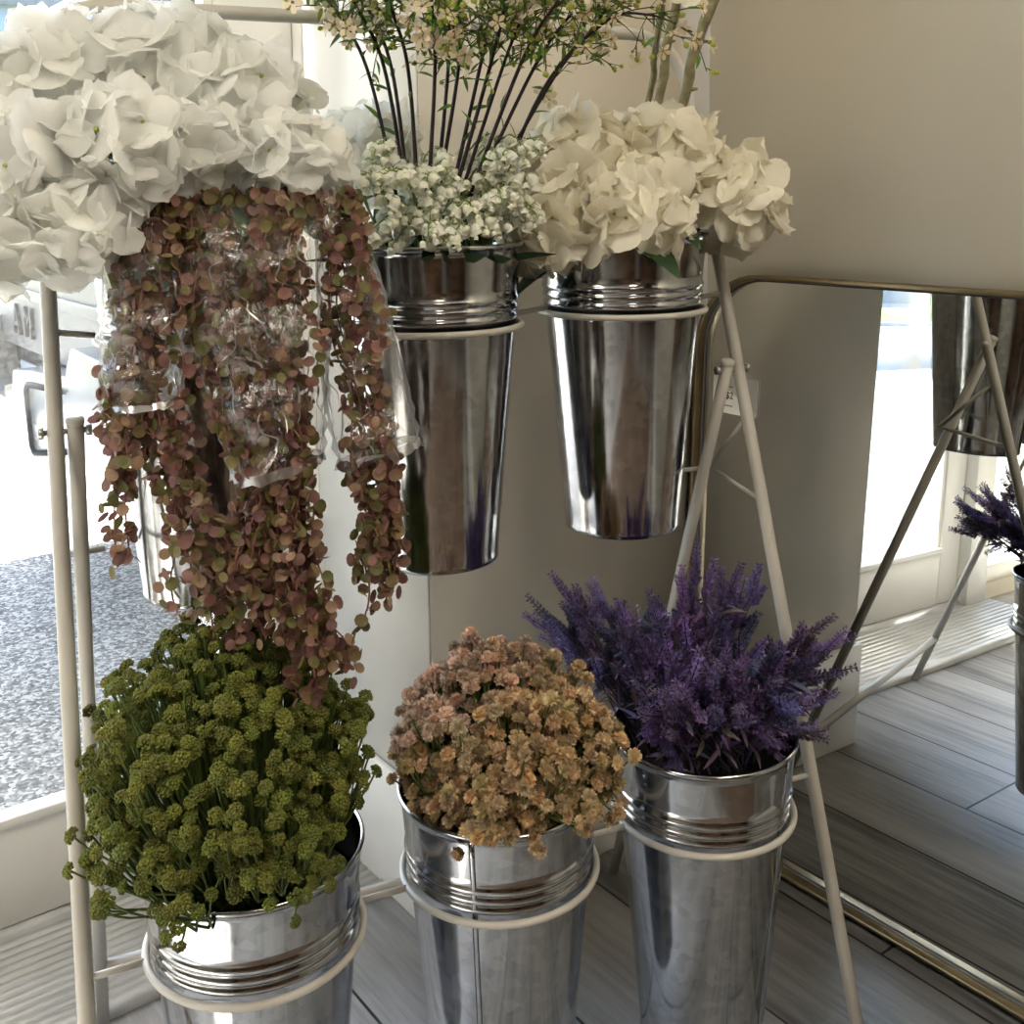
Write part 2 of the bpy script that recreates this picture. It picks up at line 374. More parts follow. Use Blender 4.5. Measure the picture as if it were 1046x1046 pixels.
# ridged threshold in front of the door: profile in Y swept along X
b = MB(); prof = [(1.468, 0), (1.470, .010), (1.478, .016), (1.490, .016), (1.497, .009)]
y = 1.500
while y < 1.715:
    prof += [(y, .006), (y+.001, .011), (y+.0135, .011), (y+.0145, .006)]; y += .0185
prof += [(1.725, .02), (1.775, .02), (1.80, .012), (1.80, -.05), (1.468, -.05)]
n = len(prof); V = [(x, p[0], p[1]) for x in (-.46, .833) for p in prof]
F = [(i, (i+1) % n, n+(i+1) % n, n+i) for i in range(n)] + [tuple(range(n-1, -1, -1)), tuple(range(n, 2*n))]
b.add(V, F); structure(b.build('trim_1', M['alu'], smooth=False), 'ridged metal threshold in front of the glass door', 'threshold')

# door
dr = empty('door_1', (.265, YD, 0)); structure(dr, 'white framed glass door onto the street', 'door')
b = MB(); b.box((.852, 1.690, -.02), (.905, 1.83, 2.25)); b.box((-.43, 1.700, -.02), (-.315, 1.83, 2.25)); b.box((-.315, 1.70, 2.165), (.852, 1.83, 2.25))
b.box((.846, 1.700, 0), (.852, 1.735, 2.25)); b.build('door_frame', M['trim'], dr, False, .003)
b = MB(); b.box((.711, 1.735, .022), (.848, 1.785, 2.16)); b.box((-.312, 1.735, .022), (-.2, 1.785, 2.16)); b.box((-.2, 1.735, .022), (.711, 1.785, .185)); b.box((-.2, 1.735, 2.03), (.711, 1.785, 2.16))
b.build('door_leaf', M['trim'], dr, False, .003)
b = MB(); b.box((-.2, 1.728, .185), (.711, 1.765, .2)); b.box((-.2, 1.740, .2), (-.185, 1.775, 2.03)); b.box((.696, 1.740, .2), (.711, 1.775, 2.03)); b.box((-.2, 1.74, 2.015), (.711, 1.775, 2.03))
b.build('glazing_bead', M['trim'], dr, False, .002)
b = MB(); b.box((-.19, 1.752, .195), (.70, 1.757, 2.02)); b.build('glass_pane', M['pane'], dr, False)
b = MB(); b.add(*tube([(-.255, 1.735, .98), (-.255, 1.69, .98), (-.255, 1.69, 1.22), (-.255, 1.735, 1.22)], .010, 10)); b.build('door_handle', M['steel'], dr)
# shop window left of the door
w = empty('window_1', (-1.01, 1.80, .03)); structure(w, 'tall shop window left of the glass door', 'window')
b = MB(); b.box((-1.6, 1.76, .03), (-.43, 1.84, .09)); b.box((-1.6, 1.76, 2.29), (-.43, 1.84, 2.35)); b.box((-.49, 1.76, .09), (-.43, 1.84, 2.29)); b.box((-1.6, 1.76, .09), (-1.53, 1.84, 2.29))
b.build('window_frame', M['trim'], w, False, .003)
b = MB(); b.box((-1.53, 1.797, .09), (-.49, 1.803, 2.29)); b.build('glass_pane', M['pane'], w, False)
# unseen canopy over the shopfront, added to block high sun
b = MB().box((-4.4, 1.9, 2.45), (3.0, 3.05, 2.6)); structure(b.build('added_canopy', M['trim'], smooth=False), 'unseen flat canopy outside, added to block high sun', 'canopy')

# unseen fill panels added under the ceiling to brighten the room
def emis(name, col, s):
    m, nt, out = newmat(name); e = N(nt, 'ShaderNodeEmission', Strength=s); e.inputs[0].default_value = (*col, 1); L(nt, e.outputs[0], out.inputs[0]); return m
M['fill_glow'] = emis('fill_panel_glow', (1, .91, .77), 17.0)
for (x, y), lab in zip(((-1.1, .55), (-1.0, -2.9), (.7, -.95), (-2.7, .25)), ('nearest the shop window', 'at the left rear of the shop', 'nearest the mirror wall', 'nearest the far left wall')):
    t = empty('fill_panel', (x, y, ZC-.03)); tag(t, 'unseen fill light panel added ' + lab, 'fill light', 'added fill lights')
    q = MB(); q.box((x-.31, y-.31, ZC-.03), (x+.31, y-.29, ZC)); q.box((x-.31, y+.29, ZC-.03), (x+.31, y+.31, ZC)); q.box((x-.31, y-.29, ZC-.03), (x-.29, y+.29, ZC)); q.box((x+.29, y-.29, ZC-.03), (x+.31, y+.29, ZC))
    q.build('fill_frame', M['trim'], t, False)
    q = MB(); q.box((x-.29, y-.29, ZC-.02), (x+.29, y+.29, ZC-.012)); q.build('diffuser', M['fill_glow'], t, False)
# unseen wooden cabinets behind the viewer, added to brown the steel's reflections
def cabinet(x0, x1, y0, y1, h, lab, nshelf=4):
    t = empty('reflection_cabinet', ((x0+x1)/2, (y0+y1)/2, 0)); tag(t, lab, 'cabinet', 'cabinets added for reflections')
    MB().box((x0, y0, 0), (x1, y0+.02, h)).build('back_panel', M['wood2'], t, False)
    MB().box((x0, y0+.02, 0), (x0+.03, y1, h)).build('side_panel', M['wood'], t, False)
    MB().box((x1-.03, y0+.02, 0), (x1, y1, h)).build('side_panel', M['wood'], t, False)
    for k in range(nshelf + 1):
        z = .08 + k*(h-.12)/nshelf
        MB().box((x0+.03, y0+.02, z), (x1-.03, y1, z+.03)).build('shelf', M['wood'], t, False)
cabinet(-2.6, -.5, -2.2, -1.75, 2.0, 'tall unseen brown cabinet on the left behind the viewer, added for reflections')
cabinet(-.1, 1.3, -2.6, -2.15, 1.6, 'low unseen brown cabinet on the right behind the viewer, added for reflections')

M['rug'] = principled('brown_rug', (.15, .105, .075), .95, var=.35, var_scale=6, bump=.4, bump_scale=120)  # unseen rug, added so the buckets reflect something dark
rg = MB().box((-.75, -1.55, 0), (1.15, .25, .008)).build('reflection_rug', M['rug'], None, False, .003); tag(rg, 'unseen brown rug below the viewer, added to darken reflections', 'rug')
# ================================================================== OUTSIDE
GZ = -.25
b = MB(); b.box((-60, 1.9, GZ-.1), (60, 8.0, GZ)); structure(b.build('pavement', M['pavement'], smooth=False), 'pale aggregate parking apron outside the door', 'pavement')
b = MB(); b.box((-60, 8.0, GZ-.1), (60, 15.0, GZ-.01)); structure(b.build('road', M['road'], smooth=False), 'grey road beyond the parking apron', 'road')
b = MB(); b.box((-60, 15.0, GZ-.1), (60, 15.25, GZ+.08)); structure(b.build('kerb', M['road'], smooth=False), 'low kerb along the far side of the road', 'kerb')
b = MB(); b.box((-60, 23.0, GZ-.1), (60, 50.0, GZ)); structure(b.build('pavement', M['road'], smooth=False), 'grey ground under the far houses and trees', 'ground')
b = MB(); b.box((-60, 15.25, GZ-.1), (60, 23.0, GZ)); tag(b.build('lawn', M['grass'], smooth=False), 'strip of mown green grass beyond the road', 'grass', kind='stuff')
def house(x0, x1, y0, y1, h, lab):
    t = empty('house', ((x0+x1)/2, (y0+y1)/2, GZ)); tag(t, lab, 'building')
    MB().box((x0, y0, GZ), (x1, y1, h)).build('wall', M['house'], t, False)
    q = MB(); ym = (y0+y1)/2; V = [(x0-.3, y0-.3, h), (x1+.3, y0-.3, h), (x1+.3, y1+.3, h), (x0-.3, y1+.3, h), (x0-.3, ym, h+1.8), (x1+.3, ym, h+1.8)]
    q.add(V, [(0, 1, 5, 4), (2, 3, 4, 5), (0, 4, 3), (1, 2, 5), (0, 3, 2, 1)]).build('roof', M['houseroof'], t, False)
    x = x0 + .8
    while x < x1 - 1.5:
        f = MB().box((x, y0-.05, 1.0), (x+1.2, y0, 2.3)).build('window_frame', M['housetrim'], t, False)
        MB().box((x+.1, y0-.07, 1.1), (x+1.1, y0-.05, 2.2)).build('pane', M['truckglass'], f, False); x += 2.6
house(2.6, 12.5, 28, 34, 5.6, 'blue grey house across the road seen past the white hydrangeas')
house(-46, -30, 27, 32, 3.2, 'low blue grey building across the road reflected in the mirror')
def tree(x, y, h, r, lab):
    t = empty('street_tree', (x, y, GZ)); tag(t, lab, 'tree', 'trees across the road')
    MB().add(*tube(smooth_path([(x, y, GZ), (x+.05, y, h*.4), (x, y, h*.75)], 8), [.18-.012*i for i in range(9)], 8)).build('trunk', M['bark'], t)
    q = MB()
    for k in range(1500):
        d = nrm(rng.normal(size=3)); p = np.array([x, y, h*.68]) + d*r*np.array([1, 1, .95])*rng.uniform(.45, 1)**.5*(1+.15*math.sin(5*d[0]+3*d[2]))
        m = frame(rng.normal(size=3)); s = rng.uniform(.10, .22); g = rng.uniform(.6, 1.5)
        q.add(place([(-.5, 0, 0), (0, -.3, .05), (.5, 0, 0), (0, .3, .05)], m, p, s), [(0, 1, 2, 3)], (g, g, g*.9))
    q.build('crown', M['leafgreen'], t)
tree(2.9, 24.2, 6.6, 2.2, 'green street tree across the road at the far left of the view')
tree(-24, 24, 5.5, 2.0, 'green street tree across the road seen only in the mirror')

# pickup parked outside, rear towards -X
TX, TY0, TY1 = .90, 2.52, 5.02; BY = 3.10
tk = empty('pickup_truck', (TX+2.6, (TY0+TY1)/2, GZ)); tag(tk, 'silver pickup truck parked outside the glass door, tailgate and bumper showing', 'truck')
b = MB(); b.box((TX+.16, TY0+.02, .27), (TX+5.3, TY0+.10, 1.02)); b.box((TX+.16, TY1-.10, .27), (TX+5.3, TY1-.02, 1.02)); b.box((TX+.16, TY0+.1, .35), (TX+5.3, TY1-.1, .50)); b.box((TX+3.9, TY0+.1, .5), (TX+5.3, TY1-.1, 1.02))
b.build('truck_body', M['truckpaint'], tk, False, .02)
b = MB(); prof = [(2.0, 1.0), (2.15, 1.60), (2.35, 1.66), (3.3, 1.66), (3.5, 1.6), (4.0, 1.0)]
V = [(TX+p[0], yy, p[1]) for yy in (TY0+.06, TY1-.06) for p in prof]; n = 6
b.add(V, [(i, (i+1) % n, n+(i+1) % n, n+i) for i in range(n)] + [tuple(range(n)), tuple(range(2*n-1, n-1, -1))]); b.build('cab', M['truckpaint'], tk, False, .03)
b = MB(); V = [(TX+.04, TY0+.03, 1.03), (TX+2.0, TY0+.03, 1.03), (TX+2.0, TY1-.03, 1.03), (TX+.04, TY1-.03, 1.03), (TX+.06, TY0+.06, 1.74), (TX+2.0, TY0+.06, 1.76), (TX+2.0, TY1-.06, 1.76), (TX+.06, TY1-.06, 1.74)]
cpx = b.add(V, [(0,3,2,1),(4,5,6,7),(0,1,5,4),(1,2,6,5),(2,3,7,6),(3,0,4,7)]).build('shadow_cap', M['truckpaint'], tk, False, .03)  # hidden cap and its window, added to raise the truck's shadow
V = [(TX+.043, TY0+.26, 1.12), (TX+.043, TY1-.26, 1.12), (TX+.056, TY1-.30, 1.62), (TX+.056, TY0+.30, 1.62)]
MB().add(V + [(x-.012, y, z) for x, y, z in V], [(4,5,6,7),(3,2,1,0),(0,1,5,4),(1,2,6,5),(2,3,7,6),(3,0,4,7)]).build('shadow_cap_window', M['truckglass'], cpx, False)
MB().box((TX+2.02, TY0+.25, 1.12), (TX+2.06, TY1-.25, 1.52)).build('rear_window', M['truckglass'], tk, False)
b = MB(); b.box((TX+.10, TY0+.14, .575), (TX+.17, TY1-.14, 1.05)); b.box((TX+.085, TY0+.14, .765), (TX+.10, TY1-.14, .81)); b.box((TX+.085, TY0+.14, 1.0), (TX+.10, TY1-.14, 1.04))
tg = b.build('tailgate', M['truckpaint'], tk, False, .006)
MB().box((TX+.14, TY0+.12, .27), (TX+.16, TY1-.12, .575)).build('recess', M['truckdark'], tk, False)
for yy in (TY0+.02, TY1-.14):
    MB().box((TX+.10, yy, .56), (TX+.17, yy+.12, 1.0)).build('tail_light', M['taillight'], tk, False, .01)
# bumper: outline seen from behind, pushed through in X
b = MB()
outl = [(TY0-.02, .68), (BY, .695), (BY+.257, .704), (BY+.309, .644), (BY+.326, .609), (BY+.814, .567), (BY+1.01, .549), (BY+1.045, .421), (TY1-.30, .421), (TY1-.27, .549), (TY1-.24, .678), (TY1+.02, .678),
        (TY1+.02, .387), (TY1-.3, .249), (BY+1.03, .249), (BY+.814, .267), (BY+.257, .369), (BY-.02, .395), (TY0-.02, .395)]
n = len(outl)
V = [(TX-.02, yy, zz) for yy, zz in outl] + [(TX+.16, yy, zz) for yy, zz in outl]
F = [(i, n+i, n+(i+1) % n, (i+1) % n) for i in range(n)] + [tuple(range(n)), tuple(range(2*n-1, n-1, -1))]
b.add(V, F); bm_ = b.build('rear_bumper', M['chrome'], tk, False, .012)
q = MB(); pth = [(TX-.024, BY+y_, z_) for y_, z_ in ((.36, .558), (.771, .528), (.797, .507), (.771, .318), (.737, .297), (.36, .369))]
q.add(*tube(pth, .010, 6)).build('step_outline', M['truckdark'], bm_)
def text_mesh(txt, size, depth, M4, name, mat, parent):
    cu = bpy.data.curves.new('txt', 'FONT'); cu.body = txt; cu.size = size; cu.extrude = depth; cu.align_x = 'CENTER'; cu.align_y = 'CENTER'
    o = bpy.data.objects.new('txt', cu); C.objects.link(o); bpy.context.view_layer.update()
    me = bpy.data.meshes.new_from_object(o.evaluated_get(bpy.context.evaluated_depsgraph_get()))
    bpy.data.objects.remove(o); me.transform(M4)
    T = Vector((0, 0, 0)); pp = parent
    while pp is not None: T += pp.matrix_basis.translation; pp = pp.parent
    me.transform(Matrix.Translation(-T)); me.materials.clear(); me.materials.append(mat)
    r = bpy.data.objects.new(name, me); C.objects.link(r); r.parent = parent; return r
def face_mx(loc, tilt=0):
    """text facing -X, reading towards -Y"""
    return Matrix(((0, 0, -1, loc[0]), (-1, 0, 0, loc[1]), (0, 1, 0, loc[2]), (0, 0, 0, 1)))
for ch_, yy in (('A', 4.49), ('M', 4.31)): text_mesh(ch_, .17, .006, face_mx((TX+.093, yy, .680)), 'letter', M['truckletter'], tg)
pl = MB().box((TX+.115, 4.22, .385), (TX+.125, 4.58, .515)).build('license_plate', M['plate'], tk, False)
text_mesh('0010', .10, .001, face_mx((TX+.113, 4.40, .44)), 'plate_number', M['ink'], pl)
def wheel(x, y, w):
    V, F = lathe([(.02, -.09), (.2, -.09), (.33, -.1), (.36, -.06), (.36, .06), (.33, .1), (.2, .09), (.02, .09)], 32)
    V = V[:, [0, 2, 1]] + np.array([x, y, GZ+.36]); q = MB(); q.add(V, F); return q.build('wheel', M['tyre'], tk)
for xx in (TX+1.1, TX+4.3):
    for yy in (TY0+.14, TY1-.14): wheel(xx, yy, 0)

# ================================================================== FLOWER STAND
st = empty('flower_stand', tuple(rk(0, 0, 0))); tag(st, 'white metal A-frame flower stand holding six steel buckets in rings', 'flower stand')
TR = .0083
ZT = 1.357; rc = .075
pts = [leg(-1, 0.0), leg(-1, .4), leg(-1, .8), leg(-1, ZT-rc)]
def corner(s):
    out = []
    for a in np.linspace(0, PI/2, 9):
        z = ZT - rc + rc*math.sin(a); r = lat(ZT) - rc + rc*math.cos(a); out.append(rk(s*r, N0-KS*z, z))
    return out
lp = pts[:-1] + corner(-1); rp = [leg(1, 0), leg(1, .4), leg(1, .8)] + corner(1)
MB().add(*tube(lp + rp[::-1], TR, 14)).build('front_frame', M['rack'], st)
HH = .9067
footz = {s: rk(s*.40671, -.40013, 0) for s in (-1, 1)}
hin = {s: rk(s*(lat(HH)-.0195), N0-KS*HH, HH) for s in (-1, 1)}
for s in (-1, 1):
    top = hin[s] + nrm(hin[s]-footz[s])*.012
    MB().add(*tube([footz[s], footz[s]*.5+top*.5, top], TR, 14)).build('rear_leg', M['rack'], st)
    # cap with a small lip
    d = nrm(top-footz[s]); mm = frame(d); V, F = lathe([(0.0005, .003), (.006, .003), (.0092, .001), (.0092, -.003)], 20); q = MB(); q.add(place(V, mm, top), F); q.build('end_cap', M['rack'], st)
    # hinge bolt through both tubes
    a = leg(s, HH)+RA*s*.016; c_ = hin[s]-RA*s*.016
    q = MB(); q.add(*tube([c_, a], .0032, 10))
    for p0, p1 in ((c_, c_+RA*s*.006), (a, a-RA*s*.005)): q.add(*tube([p0, p1], .0065, 6))
    q.build('hinge_bolt', M['steel'], st, False)
    # V shaped locking wire hooked behind the rear leg
    k = .757/HH; bl = footz[s]+(hin[s]-footz[s])*k; apex = bl + RA*s*.0195 - RN*.014
    p1, p2 = leg(s, .845), leg(s, .737)
    MB().add(*tube([p1, apex], .0034, 8)).add(*tube([p2, apex], .0034, 8)).add(*tube([apex+RA*s*.003, apex-RA*s*.045], .0034, 8)).build('locking_wire', M['rack'], st)
zb = .115; cb_ = [footz[s]+(hin[s]-footz[s])*(zb/HH) for s in (-1, 1)]
MB().add(*tube(cb_, TR*.95, 14)).build('rear_crossbar', M['rack'], st)
for up in (0, 1):
    z = ZU if up else ZL; ro = .1075
    dz = .013 if up else 0.0
    cs = [bc(k, up) for k in (-1, 0, 1)]
    for c_ in cs: MB().add(*ring(c_-np.array([0, 0, .002 if up else 0]), ro, .0040, 72, 10)).build('bucket_ring', M['rack'], st)
    ends = [leg(-1, z+dz)] + [None] + [leg(1, z+dz)]
    off = np.array([0, 0, dz*.4])
    segs = [(leg(-1, z+dz), cs[0]-RA*(ro+.001)+off), (cs[0]+RA*(ro+.001)+off, cs[1]-RA*(ro+.001)+off), (cs[1]+RA*(ro+.001)+off, cs[2]-RA*(ro+.001)+off), (cs[2]+RA*(ro+.001)+off, leg(1, z+dz))]
    for a, c_ in segs: MB().add(*tube([a, c_], .0036, 8)).build('tier_rod', M['rack'], st)

# ------------------------------------------------------------------ buckets
def bucket(loc, rot):
    H, r1, r0 = .3863, .1085, .0745
    t = empty('flower_bucket', (loc[0], loc[1], loc[2]))
    def rad(z): return r0 + (r1-r0)*(z/H)
    prof = [(0.0005, .004), (r0-.004, .004), (r0-.001, 0), (r0+.0008, .001), (r0+.0008, .006), (rad(.01), .010)]
    for z in np.linspace(.02, H-.105, 14): prof.append((rad(z), z))
    for zc in (H-.086, H-.075, H-.064):
        prof += [(rad(zc-.005), zc-.005), (rad(zc-.0028)+.0016, zc-.0028), (rad(zc)+.0024, zc), (rad(zc+.0028)+.0016, zc+.0028), (rad(zc+.005), zc+.005)]
    for z in (H-.05, H-.03, H-.012, H-.005): prof.append((rad(z), z))
    prof += [(r1+.0022, H-.004), (r1+.003, H-.001), (r1+.0022, H+.0015), (r1+.0002, H+.002), (r1-.0015, H), (r1-.002, H-.004)]
    for z in (H-.03, H-.1, H-.2, .08): prof.append((rad(z)-.002, z))
    prof.append((.0005, .079))
    V, F = lathe(prof, 96); q = MB(); q.add(V + np.array(loc), F); body = q.build('bucket_body', M['galv'], t)
    # folded seam down the side
    q = MB(); zs = np.linspace(.012, H-.006, 20)
    for sgn, rr_ in ((0, .0011),):
        P = [(loc[0]+(rad(z)+.0006), loc[1], loc[2]+z) for z in zs]
        V, F = tube(P, .0013, 6); V = (V-np.array(loc))*np.array([1, 2.2, 1])+np.array(loc); q.add(V, F)
    q.build('side_seam', M['galv'], t)
    q = MB(); V, F = lathe([(.0005, H-.05), (rad(H-.05)-.004, H-.055)], 40); q.add(V+np.array(loc), F); q.build('foam_filling', M['foam'], t)
    t.rotation_euler.z = rot
    return t
proto = None
BUCK = [(-1, 1, 'upper left steel bucket behind the hanging vines', 2.0), (0, 1, 'upper middle steel bucket under the lily of the valley and tall branches', .7), (1, 1, 'upper right steel bucket of cream hydrangeas beside the mirror', 1.2),
        (-1, 0, 'lower left steel bucket of bushy green filler', 1.9), (0, 0, 'lower middle steel bucket of tan flowers with a dark side seam', R(219)), (1, 0, 'lower right steel bucket of purple lavender', R(285))]
HB = .3863
for k, up, lab, rot in BUCK:
    c_ = bc(k, up); loc = (c_[0], c_[1], c_[2]+RIM-HB)
    if proto is None:
        proto = bucket(loc, rot); o = proto
    else:
        o = proto.copy(); C.objects.link(o); o.location = loc; o.rotation_euler.z = rot
        for ch in proto.children:
            d = ch.copy(); C.objects.link(d); d.parent = o
    tag(o, lab, 'bucket', 'galvanized flower buckets')

# ================================================================== MIRROR
MN = np.array([.99885, .01780, -.04449]); MD = 1.4043
MH = nrm(np.array([MN[1], -MN[0], 0])); MV = nrm(np.cross(MH, MN));
if MV[2] < 0: MV = -MV
# MH points to -Y (to the right in view)
def mp3(u, v, w):
    """u: metres towards -Y from the left edge, v: up from the foot, w: towards the room"""
    return M0 + MH*u + MV*v - MN*w
base = np.array([0, 1.333, 0.0]); base[0] = (MD - MN[1]*base[1])/MN[0]
M0 = base + MV*.004
MW, MHT, RAD = .85, 1.0, .135
def rrect(inset, w, n=10):
    r = RAD - inset; out = []
    for cx, cy, a0 in ((MW-RAD, MHT-RAD, 0), (RAD, MHT-RAD, 90), (RAD, RAD, 180), (MW-RAD, RAD, 270)):
        for k in range(n+1):
            a = R(a0 + 90*k/n); out.append(mp3(cx+r*math.cos(a), cy+r*math.sin(a), w))
    return np.array(out)
mr = empty('leaning_mirror', tuple(M0+MH*MW/2)); tag(mr, 'large leaning floor mirror with rounded corners and thin aged brass frame', 'mirror')
def loops(ls):
    n = len(ls[0]); V = np.concatenate(ls); F = []
    for i in range(len(ls)-1):
        for j in range(n): F.append((i*n+j, i*n+(j+1) % n, (i+1)*n+(j+1) % n, (i+1)*n+j))
    return V, F
MB().add(*loops([rrect(0, -.0035), rrect(0, .019), rrect(.0015, .0205), rrect(.007, .0205), rrect(.0085, .019), rrect(.0085, .002)])).build('mirror_frame', M['brass'], mr, False)
MB().add(*loops([rrect(.0084, .003), rrect(.0115, .0025), rrect(.012, .0004)])).build('inner_liner', M['brassdark'], mr, False)
q = MB(); P = rrect(.0083, 0.0); q.add(P, [tuple(range(len(P)))]); q.build('mirror_glass', M['mirror'], mr, False)
q = MB(); P1 = rrect(.004, -.001); P2 = rrect(.004, -.003); n = len(P1)
q.add(np.concatenate([P1, P2]), [tuple(range(n)), tuple(range(2*n-1, n-1, -1))] + [(i, (i+1) % n, n+(i+1) % n, n+i) for i in range(n)]); q.build('back_board', M['brassdark'], mr, False)
# price tag stuck on the glass
uu0 = 1.333-1.300; tz = .757
pt = empty('price_tag', tuple(mp3(uu0+.05, tz, .002))); tag(pt, 'small white price tag stuck near the left edge of the mirror', 'price tag')
q = MB(); rr_ = .005; P = []
for cx, cy, a0 in ((.098-rr_, .065-rr_, 0), (rr_, .065-rr_, 90), (rr_, rr_, 180), (.098-rr_, rr_, 270)):
    for k in range(5): a = R(a0+90*k/4); P.append((uu0+cx+rr_*math.cos(a), tz+cy+rr_*math.sin(a)))
n = len(P); V = [mp3(u, v, .003) for u, v in P] + [mp3(u, v, .0012) for u, v in P]
q.add(V, [tuple(range(n)), tuple(range(2*n-1, n-1, -1))] + [(i, (i+1) % n, n+(i+1) % n, n+i) for i in range(n)]); q.build('card', M['tagpaper'], pt, False)
for v in (.046, .013):
    a, c_ = (uu0+.008, uu0+.045); q = MB(); q.add([mp3(a, tz+v, .0034), mp3(c_, tz+v, .0034), mp3(c_, tz+v+.0012, .0034), mp3(a, tz+v+.0012, .0034)], [(0, 1, 2, 3)]); q.build('printed_line', M['ink'], pt, False)
o3 = mp3(uu0+.0375, tz+.031, .0036); mm = Matrix(((MH[0], MV[0], -MN[0], o3[0]), (MH[1], MV[1], -MN[1], o3[1]), (MH[2], MV[2], -MN[2], o3[2]), (0, 0, 0, 1)))
text_mesh('$2', .017, .0002, mm, 'price_text', M['ink'], pt)
# ================================================================== FLOWERS
def spot(px, py, depth):
    """point seen at (px, py) in the 1046 frame, `depth` metres in front of the camera along the floor direction"""
    u, v = (px-523)/F_PX, (py-CY)/F_PX
    x = u*cr + v*sr; y = -u*sr + v*cr
    d = np.array(lev2w((x, -(y*cp)-sp_, cp-y*sp_)))
    return np.array([0, 0, HCAM]) + d*(depth/(d @ fwd))
def rnd(a, b): return float(rng.uniform(a, b))
UL, UM, UR = bc(-1, 1)+[0, 0, RIM], bc(0, 1)+[0, 0, RIM], bc(1, 1)+[0, 0, RIM]
LLb, LMb, LRb = bc(-1, 0)+[0, 0, RIM], bc(0, 0)+[0, 0, RIM], bc(1, 0)+[0, 0, RIM]

def leaf_tpl(L_, W_, fold=.25, droop=.2, n=5):
    """pointed leaf along +x, up = +z"""
    V = []; F = []
    for i in range(n+1):
        u = i/n; w = W_*.5*math.sin(PI*(u*.93+.04))**.8*(1-.35*u); z = -droop*L_*u*u
        V += [(L_*u, -w, z+fold*w), (L_*u, 0, z), (L_*u, w, z+fold*w)]
    for i in range(n):
        for j in (0, 1): F.append((3*i+j, 3*i+3+j, 3*i+4+j, 3*i+1+j))
    return np.array(V), F

# ---------------------------------------------------------------- hydrangeas
def petal(L_, W_):
    us = np.array([.04, .2, .4, .6, .78, .91, .985]); vs = np.linspace(-1, 1, 6); ph, ph2 = rnd(0, 6), rnd(0, 6)
    V = []; a = rnd(.05, .30); k = rnd(.3, 1.0)
    for u in us:
        w = .5*W_*(math.sqrt(max(0, 1-((u-.60)/.40)**2)) if u > .60 else .20+.80*math.sin(PI/2*u/.60))
        for v in vs:
            z = a*L_*u*u - .10*W_*v*v*k + .055*L_*u*math.sin(2.6*v+ph) + .035*L_*u*u*math.sin(5.5*v+ph2) - rnd(0, .01)*L_
            V.append((L_*u*(1-.06*v*v+.02*math.sin(4*v+ph2)), w*v, z))
    nv = len(vs); F = [(i*nv+j, (i+1)*nv+j, (i+1)*nv+j+1, i*nv+j+1) for i in range(len(us)-1) for j in range(nv-1)]
    return np.array(V), F
def hydrangea(c, r, root, label, group, mat, nfl=34, size=.040, squash=.85, leaves=2, up=(0, 0, 1)):
    c = np.asarray(c, float); root = np.asarray(root, float)
    t = empty('hydrangea_stem', tuple(root)); tag(t, label, 'hydrangea', group)
    q = MB(); qs = MB(); qe = MB()
    axis = nrm(c-root); neck = c - axis*r*.55
    qs.add(*tube(smooth_path([root, root*.5+neck*.5+np.array([0, 0, .01]), neck, c], 10), .0028, 6))
    for d in fib(nfl, .09):
        if d @ axis < -.62: continue
        p = c + d*r*rnd(.70, .90)*np.array([1, 1, squash])
        m = frame(nrm(d + rng.normal(0, .28, 3)), rnd(0, 6))
        sz = size*rnd(.88, 1.15); a0 = rnd(0, 1)
        for k in range(4):
            V, F = petal(sz, sz*rnd(1.0, 1.2)); a = a0 + k*PI/2 + rnd(-.12, .12); tl = rnd(-.1, .30)
            Rz = np.array([[math.cos(a), -math.sin(a), 0], [math.sin(a), math.cos(a), 0], [0, 0, 1]])
            Ry = np.array([[math.cos(tl), 0, -math.sin(tl)], [0, 1, 0], [math.sin(tl), 0, math.cos(tl)]])
            g = rnd(.95, 1.0); q.add(place(V @ (Rz @ Ry).T + [0, 0, .0012*k], m, p), F, (g, g, g*rnd(.97, 1.0)))
        V, F = ICO0; qe.add(place(V, m, p + m[:, 2]*.003, .0024), F)
        qs.add(*tube(smooth_path([neck + axis*r*.3, (neck+p)/2 + rng.normal(0, .004, 3), p], 4), .0011, 4, False))
    q.build('petals', mat, t); qe.build('floret_eyes', M['bud'], t); qs.build('stem', M['mdgreen'], t)
    if leaves:
        ql = MB()
        for k in range(leaves):
            V, F = leaf_tpl(.10, .055, .2, .35, 6); d = nrm(np.array([rng.normal(), rng.normal(), -.1])); ql.add(place(V, frame_x(d), neck - axis*.02), F)
        ql.build('leaves', M['dkgreen'], t)
    return t
def frame_x(d, roll=0.0):
    m = frame(d, 0); # columns x,y,z(z along d) -> leaf along d, up roughly world up
    x = m[:, 2]; up = np.array([0, 0, 1.0]); y = nrm(np.cross(up, x)) if abs(x[2]) < .98 else m[:, 0]; z = np.cross(x, y)
    c, s = math.cos(roll), math.sin(roll)
    return np.stack([x, y*c+z*s, -y*s+z*c], 1)
GL = 'white hydrangeas in the upper left bucket'
